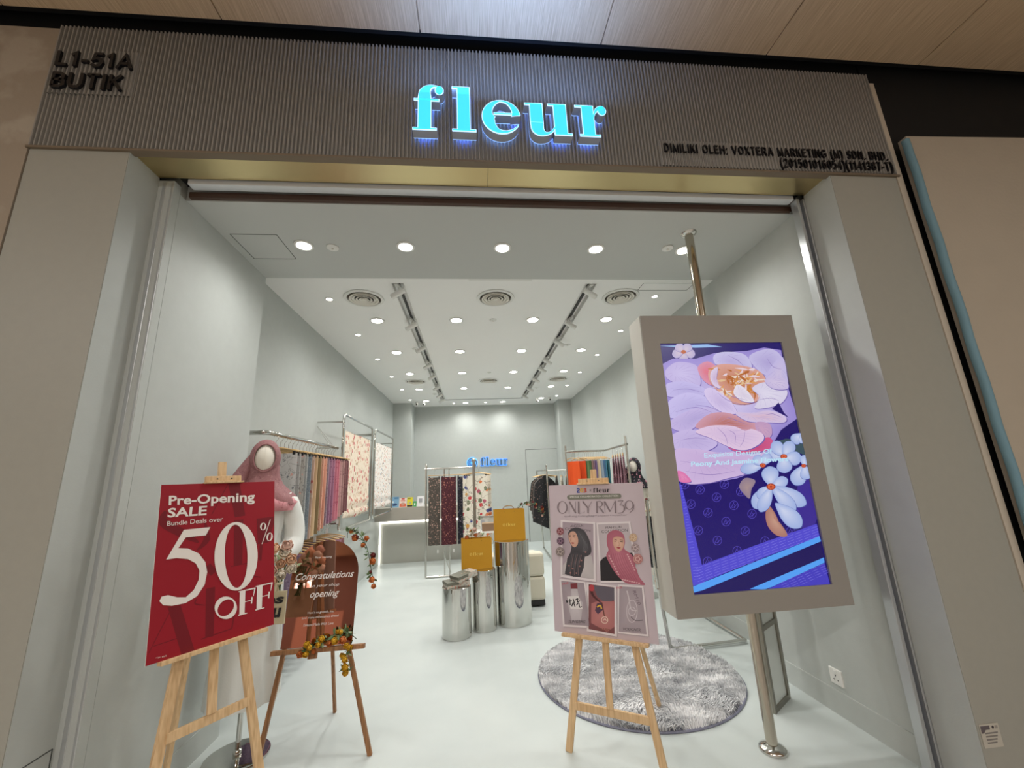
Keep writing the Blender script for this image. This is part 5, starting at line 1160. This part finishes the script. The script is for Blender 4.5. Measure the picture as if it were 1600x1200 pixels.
# ------------------------------------------------------------------ rose gold mirror board on its brown easel
MX, MY, MZC, MT = -.958, .955, .862, .2
E3 = thing('easel', 'slim brown wooden easel carrying the arched mirror board', 'easel', (MX, MY, 0))
st_, ct = math.sin(MT), math.cos(MT); T3 = lambda x, s, d: Vector((x, s*st_+d*ct, MZC+s*ct-d*st_)); sb = -.3; nrm = (0, ct, -st_)
for x0, x1, fx, fy in ((-.19, -.03, -.28, -.07), (.175, .03, .335, -.08)):
    a = T3(x0, sb, .02); M().beam((fx, fy, 0), a, .024, .02, up=(0, 1, 0)).build('leg', OAK, E3)
    M().beam(a, T3(x1, .2, .02), .024, .018, up=(0, 1, 0)).build('upright', OAK, E3)
M().beam((-.02, .42, 0), T3(0, .2, .035), .022, .018, up=(1, 0, 0)).build('rear_leg', OAK, E3)
M().beam(T3(-.245, sb-.012, -.02), T3(.285, sb-.012, -.02), .024, .04, up=nrm).build('ledge', OAK, E3, bevel=.002)
M().beam(T3(-.02, sb-.02, .01), T3(-.02, sb-.06, .01), .05, .018, up=nrm).build('bracket', OAK, E3)
mb_ = thing('mirror_board', 'arched rose-gold mirror board with white congratulation script on the brown easel', 'sign', (MX, MY, 0))
P = [(-.205, -.297), (.205, -.297), (.205, .095)]+[(.205*math.cos(a), .095+.2*math.sin(a)) for a in [PI*i/24 for i in range(1, 24)]]+[(-.205, .095)]
M().prism(P, 0, .004, lambda u, v, d: T3(u, v, -.002-d)).build('mirror_panel', mat('rose_gold_mirror', (172, 130, 116), .03, 1), mb_, label='rose gold mirror face')
QM = Quad([(0, 0), (410, 0), (410, 595), (0, 595)], .41, .595); WT = (236, 230, 228)
for s, bl, br, tl, kw in (('fleur tudung', (130, 112), (235, 112), (130, 96), {}), ('Congratulations', (28, 242), (384, 242), (28, 190), dict(shear=.35, bold=.012)), ('on your shop', (120, 280), (300, 280), (120, 258), dict(shear=.3)), ('opening', (130, 345), (305, 345), (130, 296), dict(shear=.35, bold=.01)),
                          ("Here's to growth, joy,", (130, 424), (285, 424), (130, 408), {}), ('and many milestones ahead', (100, 450), (315, 450), (100, 434), {}), ('Dreams Made With Love', (115, 486), (290, 486), (115, 472), {})):
    A = Art(QM); A.text(s, bl, br, tl, WT, **kw); A.place(lambda u, v, d: T3(u-.205, v-.2975, -.0065-d)).build('lettering', INKM, mb_)
sprig('orange rose sprig with leaves trailing over the top right of the mirror board', [(-.84, 1.0, 1.16), (-.83, .99, 1.20), (-.76, .97, 1.19), (-.70, .95, 1.10), (-.665, .93, .98), (-.645, .92, .89)], [OG, WI, OG, WI, OG], 11, 46, .017, .034, 21)
sprig('yellow flower sprig with leaves lying on the mirror board ledge', [(-.72, .87, .60), (-.78, .86, .645), (-.86, .86, .63), (-.96, .86, .585), (-1.02, .86, .56)], [YL, YL, OG], 13, 50, .017, .04, 31)
sprig('yellow blossoms hanging down from the right of the mirror board ledge', [(-.74, .86, .60), (-.76, .84, .56), (-.775, .83, .50), (-.76, .83, .44)], [YL, YL], 8, 22, .016, .034, 41, jit=.02)
# ------------------------------------------------------------------ polished pedestals, boxes, bags
for lb, x, y, r, h in (('short', -.2, 2.565, .145, .46), ('middle-height', .075, 2.70, .13, .575), ('tall wide', .395, 2.835, .195, .83)):
    t = thing('pedestal', '%s mirror-polished steel drum pedestal of the group of three' % lb, 'pedestal', (x, y, 0), group='mirror steel drum pedestals')
    M().lathe([(r-.004, .0), (r-.004, .006), (r, .006), (r, h-.004), (r-.003, h-.001)], 72).build('drum', CHROME, t, smooth=30)
    M().lathe([(r-.003, h-.001), (r-.004, h), (.001, h)], 72).build('top_plate', CHROME, t)
GBX = mat('gift_box_grey', (112, 112, 100), .6); GPT = fl('gift_box_floral', (196, 192, 180), [(206, 120, 104), (110, 112, 130), (160, 150, 140), (222, 190, 170)], 60, .38)
def giftbox(label, c, rz, tilt, w=.235, d=.165, h=.052):
    t = thing('gift_box', label, 'box', c, rz, 'grey floral gift boxes'); t.rotation_euler = (0, tilt, rz)
    M().box(-w/2+.003, w/2-.003, -d/2+.003, d/2-.003, 0, h*.7).build('base', GPT, t, bevel=.002)
    M().box(-w/2, w/2, -d/2, d/2, h*.45, h).build('lid', GBX, t, bevel=.002)
    M().box(w/2, w/2+.0008, -d/2+.002, d/2-.002, h*.08, h*.98).build('floral_wrap', GPT, t); M().box(w*.02, w/2-.002, -d/2-.0008, -d/2, h*.1, h*.96).build('floral_wrap', GPT, t); M().box(w*.2, w/2-.002, -d/2+.002, d/2-.03, h, h+.0006).build('floral_wrap', GPT, t)
    A = Art(Quad([(0, 0), (200, 0), (200, 100), (0, 100)], .12, .06)); fleur_art(A, (60, 70), (150, 70), (0, -16), (214, 186, 150)); A.place(lambda u, v, dd: (-w*.3+u, -.04+v, h+.0005+dd)).build('printed_name', INKM, t)
    return t
giftbox('grey gift box with floral sides lying on the short pedestal, lower one', (-.205, 2.56, .461), .38, 0)
giftbox('grey gift box with printed blossoms, tilted on top of the lower box', (-.125, 2.575, .525), .62, -.14)
YB_ = mat('mustard_paper', (196, 142, 20), .55); YBI = mat('mustard_inside', (150, 106, 18), .7); GLD = (232, 200, 96)
def paperbag(label, loc, rz, w, d, h):
    t = thing('paper_bag', label, 'bag', loc, rz, 'mustard paper bags on pedestals'); g = .014
    F = [(-w/2, -d/2), (w/2, -d/2), (w/2-g, 0), (w/2, d/2), (-w/2, d/2), (-w/2+g, 0)]; B_ = [(-w/2, -d/2), (w/2, -d/2), (w/2, 0), (w/2, d/2), (-w/2, d/2), (-w/2, 0)]
    m = M(); n = 6; s = .0015
    def sh(P, k): return [(x*(1-k/w*2), y*(1-k/d*2)) for x, y in P]
    for P, z in ((B_, 0), (F, h), (sh(F, s), h), (sh(B_, s), .004)): m.v += [Vector((x, y, z)) for x, y in P]
    for a in range(3):
        for i in range(n): m.f.append((a*n+i, a*n+(i+1) % n, (a+1)*n+(i+1) % n, (a+1)*n+i))
    m.f += [tuple(range(n))[::-1], tuple(3*n+i for i in range(n))]
    m.build('bag_body', YB_, t)
    for yy in (-d/2-.002, d/2+.002): M().tube(catmull([(-w*.16, yy, h-.03), (-w*.15, yy*.7, h+.02), (0, yy*.5, h+.035), (w*.15, yy*.7, h+.02), (w*.16, yy, h-.03)], 5), .0025, 6).build('cord_handle', YBI, t)
    A = Art(Quad([(0, 0), (200, 0), (200, 100), (0, 100)], .2, .1)); A.ring(36, 52, 14, 14, 4, 4, GLD).line([(28, 60), (36, 52), (40, 44)], 4, GLD); fleur_art(A, (60, 66), (164, 66), (0, -22), GLD)
    A.place(lambda u, v, dd: (u-.1, -d/2-.0005-dd, h*.5-.05+v)).build('printed_name', INKM, t)
    return t
paperbag('mustard paper bag standing on the tall pedestal', (.385, 2.86, .831), .02, .345, .12, .325)
paperbag('mustard paper bag standing on the middle pedestal', (.01, 2.745, .576), .06, .325, .12, .305)
sprig('wine red and orange sprig sticking out to the right of the upper paper bag', [(.43, 2.83, 1.05), (.50, 2.83, 1.17), (.60, 2.82, 1.20), (.68, 2.81, 1.19), (.74, 2.8, 1.13), (.78, 2.8, 1.09)], [WI, OG, WI, PKP], 12, 40, .014, .032, 51)
sprig('small orange bloom peeping over the upper paper bag rim', [(.30, 2.84, 1.06), (.315, 2.84, 1.12), (.32, 2.84, 1.17)], [OG], 2, 6, .018, .02, 61, jit=.005)
sprig('orange and cream blossoms with leaves rising from the lower paper bag', [(-.03, 2.74, .80), (-.07, 2.73, .9), (-.03, 2.73, .945), (.04, 2.73, .92), (.08, 2.73, .9)], [CR, OG, CR, PKP], 9, 34, .02, .038, 71)

# ------------------------------------------------------------------ boucle armchair, small table
ac = thing('armchair', 'cream boucle armchair on a black plinth behind the tall pedestal', 'armchair', (.5, 3.6, 0))
BC = mat('boucle_cream', (216, 210, 192), .9, bump=.6, bscale=220)
M().box(.19, .81, 3.26, 3.95, .02, .07).build('plinth', DARK, ac, world=True)
M().box(.18, .82, 3.24, 3.42, .075, .335).build('back_lower', BC, ac, world=True, bevel=.03); M().box(.18, .82, 3.24, 3.42, .335, .60).build('back_upper', BC, ac, world=True, bevel=.035)
M().box(.18, .82, 3.42, 3.97, .075, .36).build('seat', BC, ac, world=True, bevel=.03)
for x0, x1 in ((.18, .32), (.68, .82)): M().box(x0, x1, 3.42, 3.97, .36, .52).build('armrest', BC, ac, world=True, bevel=.03)
tbm = thing('side_table', 'small white display table between the white dresses and the armchair', 'table', (.12, 4.2, 0))
M().box(-.02, .30, 4.08, 4.4, .755, .775).build('tabletop', WHITE, tbm, world=True, bevel=.002)
for x in (0, .28):
    for y in (4.1, 4.38): M().tube([(x, y, 0), (x, y, .756)], .01).build('leg', WHITE, tbm, world=True)
bx_ = thing('carton', 'small brown carton on the white side table', 'box', (.2, 4.2, .776))
M().box(.10, .29, 4.13, 4.26, .776, .87).build('body', mat('carton_brown', (136, 108, 84), .7), bx_, world=True, bevel=.002); M().box(.10, .29, 4.13, 4.26, .871, .884).build('lid', mat('carton_lid', (158, 132, 106), .7), bx_, world=True, bevel=.002)
ar = thing('acrylic_stand', 'clear acrylic riser with grey tray on the white side table', 'stand', (.2, 4.34, .776))
M().box(.08, .29, 4.30, 4.31, .776, .95).build('panel', mat('acrylic', (214, 220, 220), .1, alpha=.35), ar, world=True); M().box(.08, .29, 4.29, 4.39, .951, .965).build('tray', mat('tray_grey', (120, 118, 112), .5), ar, world=True)

# ------------------------------------------------------------------ cashier counter with LED glow lines
ct_ = thing('cashier_counter', 'pale grey cashier counter with glowing line under its overhanging top band', 'counter', (-.9, 6.3, 0))
CTM = mat('counter_grey', (190, 190, 182), .5)
M().box(WL+.004, .02, 6.1, 6.14, .81, 1.045).box(WL+.004, .02, 6.14, 6.95, 1.01, 1.045).build('top_band', mat('counter_band', (172, 166, 156), .45), ct_, world=True)
M().box(WL+.004, .0, 6.56, 6.62, 0, 1.01).build('front_panel', CTM, ct_, world=True)
M().box(-.02, .02, 6.14, 6.95, 0, 1.01).build('end_panel', CTM, ct_, world=True)
M().box(WL+.03, -.03, 6.545, 6.558, .742, .766).box(WL+.006, WL+.012, 6.545, 6.558, .0, .766).build('led_glow_lines', mat('led_glow', (255, 255, 255), .5, emit=(255, 250, 240), es=8), ct_, world=True)  # glowing level bar stands in for light cast by an LED hidden above
def stand_card(label, x0, x1, h, c, shapes):
    t = thing('leaflet', label, 'card', ((x0+x1)/2, 6.22, 1.0455), group='small cards standing on the counter'); w = x1-x0
    mx = Matrix.Rotation(-.2, 4, 'X')
    M().box(-w/2, w/2, -.004, 0, 0, h).xf(mx).build('sheet', mat('card_%d_%d_%d' % c, c, .4), t)
    M().box(-w/2, w/2, .0, .07, 0, .004).build('foot', mat('acrylic_white', (226, 228, 226), .2), t)
    A = Art(Quad([(0, 0), (100, 0), (100, 100), (0, 100)], w, h))
    for s in shapes: A.poly(*s)
    A.place(lambda u, v, d: mx @ Vector((u-w/2, -.0045-d*4, v))).build('print', INKM, t)
bxp = lambda x0, y0, x1, y1: [(x0, y0), (x1, y0), (x1, y1), (x0, y1)]
stand_card('light blue leaflet with a dark fish-like drawing, leftmost on the counter', -1.60, -1.44, .20, (128, 170, 200), [(bxp(45, 5, 95, 20), (70, 120, 160)), (bxp(5, 40, 40, 55), (228, 236, 240)), ([(20, 75), (55, 60), (85, 66), (75, 82), (40, 86)], (40, 66, 110))])
stand_card('white and orange-red leaflet second from the left on the counter', -1.43, -1.295, .17, (232, 214, 204), [(bxp(28, 2, 72, 16), (206, 60, 50)), (bxp(18, 26, 82, 34), (206, 110, 90)), ([(5, 95), (10, 60), (50, 52), (90, 62), (95, 95)], (214, 104, 72)), (bxp(30, 50, 68, 84), (196, 150, 130))])
stand_card('yellow leaflet with black foot on the counter', -1.285, -1.18, .18, (212, 200, 30), [(bxp(10, 8, 60, 18), (90, 88, 30)), (bxp(30, 50, 72, 74), (160, 156, 140)), (bxp(0, 82, 100, 98), (36, 36, 34))])
stand_card('tiny green card on the counter', -1.172, -1.108, .10, (64, 152, 84), [(bxp(30, 35, 70, 75), (214, 232, 216))])
stand_card('white card with a printed grey panel, rightmost on the counter', -1.095, -.97, .19, (226, 226, 228), [(bxp(26, 22, 76, 66), (150, 152, 156)), (bxp(32, 74, 68, 78), (170, 170, 174))])

# ------------------------------------------------------------------ centre rack
cr = thing('clothes_rack', 'steel tube rack in the middle of the shop with a ball-topped front post', 'clothes rack', (-.4, 5.1, 0))
M().tube(catmull([(-.80, 5.1, .018), (-.80, 5.1, 1.66), (-.785, 5.1, 1.695), (-.75, 5.1, 1.705), (.02, 5.1, 1.705)], 6), .016, 12).build('left_frame', STEEL, cr, world=True, smooth=60)
M().tube([(.02, 5.1, 1.705), (.02, 4.42, 1.705)], .016, 12).build('forward_rail', STEEL, cr, world=True, smooth=60)
M().tube([(.0, 4.4, .0), (.0, 4.4, 1.77)], .022, 14).ell((0, 4.4, 1.785), (.035, .035, .035), 16, 10).build('front_post', mat('post_grey', (168, 162, 152), .35, 1), cr, world=True, smooth=60)
M().tube([(-.80, 5.1, .018), (.02, 5.1, .018)], .016, 10).tube([(.0, 4.4, .018), (.0, 5.1, .018)], .014, 10).build('floor_bars', STEEL, cr, world=True, smooth=60)
M().tube([(-.5, 5.12, .018), (-.5, 5.12, 1.70)], .012, 10).tube([(-.5, 5.12, .3), (-.42, 5.4, .01)], .009, 8).tube([(-.42, 5.1, .018), (-.42, 5.1, 1.7)], .01, 8).build('rear_leg', STEEL, cr, world=True, smooth=60)
SKs = [fl('skirt_taupe', (78, 72, 66), [(150, 120, 110), (206, 170, 156), (116, 104, 96)], 38, .33), fl('skirt_maroon', (74, 26, 38), [(150, 96, 96), (116, 60, 66), (190, 130, 110)], 42, .3), fl('skirt_navy', (26, 28, 40), [(110, 104, 120), (70, 74, 96), (150, 130, 140)], 40, .3)]
for k, (x, w0, mt, lb) in enumerate(((-.665, .20, SKs[0], 'taupe grey floral skirt'), (-.425, .255, SKs[1], 'maroon floral skirt'), (-.17, .23, SKs[2], 'dark navy floral skirt'))):
    t = scarf('skirt', '%s clipped on the centre rack, %s' % (lb, ('at its left end', 'in the middle', 'partly behind the white dresses')[k]), 'skirt', mt, w0-.01, 1.07, 'dark floral skirts on the centre rack', 60+k, folds=2, amp=.012, th=.03, curved=False, tagc=True)
    t.location = (x, 5.1-.0, 1.705+.004)
WD = fl('dress_white_floral', (232, 226, 212), [(206, 64, 70), (222, 120, 70), (70, 80, 140), (214, 160, 80), (180, 90, 110), (110, 120, 90)], 11.5, .36, veins=(170, 160, 146))
for k in range(3):
    t = scarf('white_dress', 'white dress with scattered red and blue flowers on the centre rack, %s' % ('frontmost', 'middle one', 'rearmost')[k], 'dress', WD, .40, 1.06, 'white flowered dresses on the centre rack', 70+k, folds=3, amp=.014, th=.03, w1=.41)
    t.location = (.02+k*.028, 4.78+k*.09, 1.705+.004)

# ------------------------------------------------------------------ rack at the back right with black blouses
def garment(mt, sh, hemw, h, seed, skew=.0, th=.035):
    """blouse or dress: shoulders, body, sleeves as one cloth shape"""
    m = M(); nz = 14; nx = 20; rnd = random.Random(seed); ph = rnd.uniform(0, 6)
    for side in (-1, 1):
        for j in range(nz+1):
            t = j/nz; w_ = sh*(.25+.75*min(1, t*6)**.7) if t < .17 else sh+(hemw-sh)*(t-.17)/.83
            for i in range(nx+1):
                u = i/nx-.5; e = math.sqrt(max(0, 1-(2*u)**4)); z = -h*t-skew*u*t-.03*(2*abs(u))**2*(1-t)
                m.v.append(Vector((u*w_, side*th/2*e*(.5+.5*t)+.012*t*math.sin(u*20+ph), z)))
    n = (nx+1)*(nz+1); q = lambda s, i, j: s*n+j*(nx+1)+i
    for j in range(nz):
        for i in range(nx): m.f += [(q(0, i, j), q(0, i+1, j), q(0, i+1, j+1), q(0, i, j+1)), (q(1, i, j), q(1, i, j+1), q(1, i+1, j+1), q(1, i+1, j))]
    for i in range(nx): m.f.append((q(0, i, nz), q(0, i+1, nz), q(1, i+1, nz), q(1, i, nz))); m.f.append((q(0, i, 0), q(1, i, 0), q(1, i+1, 0), q(0, i+1, 0)))
    return m
def hung_garment(name, label, cat, mt, loc, rz, sh=.42, hemw=.5, h=.9, group=None, seed=0, skew=0):
    t = thing(name, label, cat, loc, rz, group); hanger(t, sh*.9); g = garment(mt, sh, hemw, h, seed, skew); g.xf(Matrix.Translation((0, 0, -.105))); g.build('cloth', mt, t, smooth=60); return t
r3 = thing('clothes_rack', 'steel rack near the back right corner with black flowered blouses', 'clothes rack', (1.38, 5.77, 0))
M().tube(catmull([(1.38, 5.77, .018), (1.375, 5.77, 1.58), (1.375, 5.785, 1.61), (1.375, 5.82, 1.62), (1.375, 7.0, 1.62)], 5), .018, 12).build('frame_tube', STEEL, r3, world=True, smooth=60)
M().tube([(1.38, 5.77, .018), (1.45, 7.1, .018)], .018, 10).tube([(1.45, 7.1, .018), (1.375, 7.0, 1.62)], .018, 10).build('rear_frame', STEEL, r3, world=True, smooth=60)
M().tube([(1.375, 5.80, 1.6), (1.93, 5.80, 1.6)], .014, 10).tube([(1.93, 5.8, 0), (1.93, 5.8, 1.6)], .014, 10).build('side_bar', WHITE, r3, world=True, smooth=60)
BKF = fl('blouse_black_floral', (20, 20, 24), [(150, 120, 112), (90, 84, 90)], 26, .2); GRB = mat('blouse_grey', (120, 116, 112), .8); CRW = fl('blouse_cream', (222, 214, 198), [(196, 160, 140), (170, 150, 130)], 30, .25)
for k, (mt, dx, lb) in enumerate(((BKF, .05, 'black flowered blouse, frontmost'), (GRB, -.03, 'charcoal grey blouse, second'), (BKF, -.07, 'black flowered blouse, third'), (SKs[0], -.1, 'taupe flowered blouse, fourth'), (BKF, -.02, 'black flowered blouse, rearmost'))):
    hung_garment('blouse', lb+' on the back right rack', 'blouse', mt, (1.375, 5.93+k*.12, 1.626), .14*(k % 3)-.1, .44, .58, .98-.06*k, 'blouses on the back right rack', 80+k, skew=.28).location.x = 1.375
for k in range(4):
    hung_garment('blouse', 'cream blouse on the side bar of the back right rack, %s from the post' % ('first', 'second', 'third', 'fourth')[k], 'blouse', CRW if k % 2 else BKF, (1.56+k*.1, 5.80, 1.604), 1.2, .36, .42, .8, 'blouses on the side bar of the back right rack', 90+k)['label'] = ('cream' if k % 2 else 'black')+' blouse on the side bar of the back right rack, %s from the post' % ('first', 'second', 'third', 'fourth')[k]

# ------------------------------------------------------------------ right rack with plain coloured scarves
rb_ = thing('clothes_rack', 'right-hand steel rack with orange, green, blue and teal scarves behind the poster', 'clothes rack', (1.41, 4.2, 0))
M().tube(catmull([(1.405, 4.2, .016), (1.405, 4.2, 1.80), (1.415, 4.2, 1.835), (1.45, 4.2, 1.85), (2.0, 4.25, 1.85), (2.04, 4.24, 1.85), (2.03, 4.18, 1.85), (1.93, 3.1, 1.85), (1.925, 3.06, 1.84), (1.92, 3.04, 1.81), (1.92, 3.04, .016)], 6), .015, 12).build('frame_tube', STEEL, rb_, world=True, smooth=60)
M().tube([(1.92, 3.04, .016), (2.03, 4.25, .016), (1.405, 4.2, .016)], .015, 10).build('floor_bars', STEEL, rb_, world=True, smooth=60)
cols = [((226, 84, 26), 'bright orange', .0), ((214, 74, 22), 'orange', .105), ((98, 124, 82), 'sage green', .185), ((86, 112, 74), 'dark sage', .22), ((158, 128, 120), 'dusty taupe', .255), ((150, 120, 142), 'mauve', .285), ((134, 116, 158), 'violet', .32), ((222, 206, 176), 'cream', .37), ((150, 168, 186), 'pale blue', .42), ((92, 130, 168), 'denim blue', .455), ((84, 140, 164), 'steel blue', .49), ((62, 120, 130), 'teal', .54)]
for k, (c, lb, x) in enumerate(cols):
    t = scarf('scarf', 'plain %s scarf on a wooden hanger on the right-hand rack' % lb, 'scarf', mat('plain_'+lb.replace(' ', '_'), c, .8, bump=.1, bscale=120), .24, .74, 'plain scarves on the right-hand rack', 100+k, clips=False, folds=2, amp=.012, th=.014)
    t.location = (1.50+x*.93, 4.205+x*.09, 1.852); t.rotation_euler = (0, 0, -1.02 if k > 1 else -.75)
PKD = fl('blouse_pink_dark', (120, 84, 96), [(206, 160, 170), (70, 48, 60), (190, 120, 130)], 34, .34)
for k in range(5):
    hung_garment('blouse', 'dark pink flowered blouse on the short arm of the right-hand rack, %s from the mannequin' % ('first', 'second', 'third', 'fourth', 'fifth')[k], 'blouse', PKD, (1.945+k*.011, 3.25+k*.13, 1.852), 1.15, .22, .24, .6, 'flowered blouses on the short arm of the right-hand rack', 120+k)

# ------------------------------------------------------------------ near right rack standing on the rug
ra = thing('clothes_rack', 'low rounded steel tube rack behind the big screen, its base on the rug', 'clothes rack', (1.63, 1.784, 0))
M().tube(catmull([(1.57, 1.79, 1.25), (1.572, 1.784, .7), (1.62, 1.784, .10), (1.628, 1.785, .055), (1.66, 1.787, .03), (1.73, 1.79, .027), (2.25, 1.82, .027), (2.32, 1.83, .027), (2.335, 1.90, .027), (2.345, 2.5, .027), (2.345, 2.58, .03), (2.345, 2.62, .06), (2.345, 2.62, 1.25)], 6), .0155, 14).build('frame_tube', CHROME, ra, world=True, smooth=60)
M().tube([(1.57, 1.79, 1.25), (2.345, 2.62, 1.25)], .0155, 12).build('hanging_rail', CHROME, ra, world=True, smooth=60)
M().ell((1.587, 1.784, .50), (.02, .02, .02), 14, 10).build('joint_knob', CHROME, ra, world=True, smooth=60)
NVF = fl('trousers_black_floral', (22, 24, 32), [(110, 112, 124), (70, 74, 86)], 60, .3)
for k, (mt, lb) in enumerate(((NVF, 'black speckled trousers nearest the poster'), (CRW, 'cream flowered garment second'), (LF2, 'grey flowered garment third'), (CRW, 'cream flowered garment fourth'))):
    t = scarf('folded_trousers', lb+' on the low rack behind the screen', 'garment', mt, .30 if k else .2, .44 if k == 0 else .70, 'garments on the low rack behind the screen', 130+k, folds=2, th=.016, curved=True, tagc=k > 0, clips=k > 0)
    if k == 0: t.location = (1.60, 1.82, 1.252); t.rotation_euler = (0, 0, -.8)
    else: t.location = (1.60+.16*k+.06, 1.82+.172*k+.06, 1.252); t.rotation_euler = (0, 0, -.8)
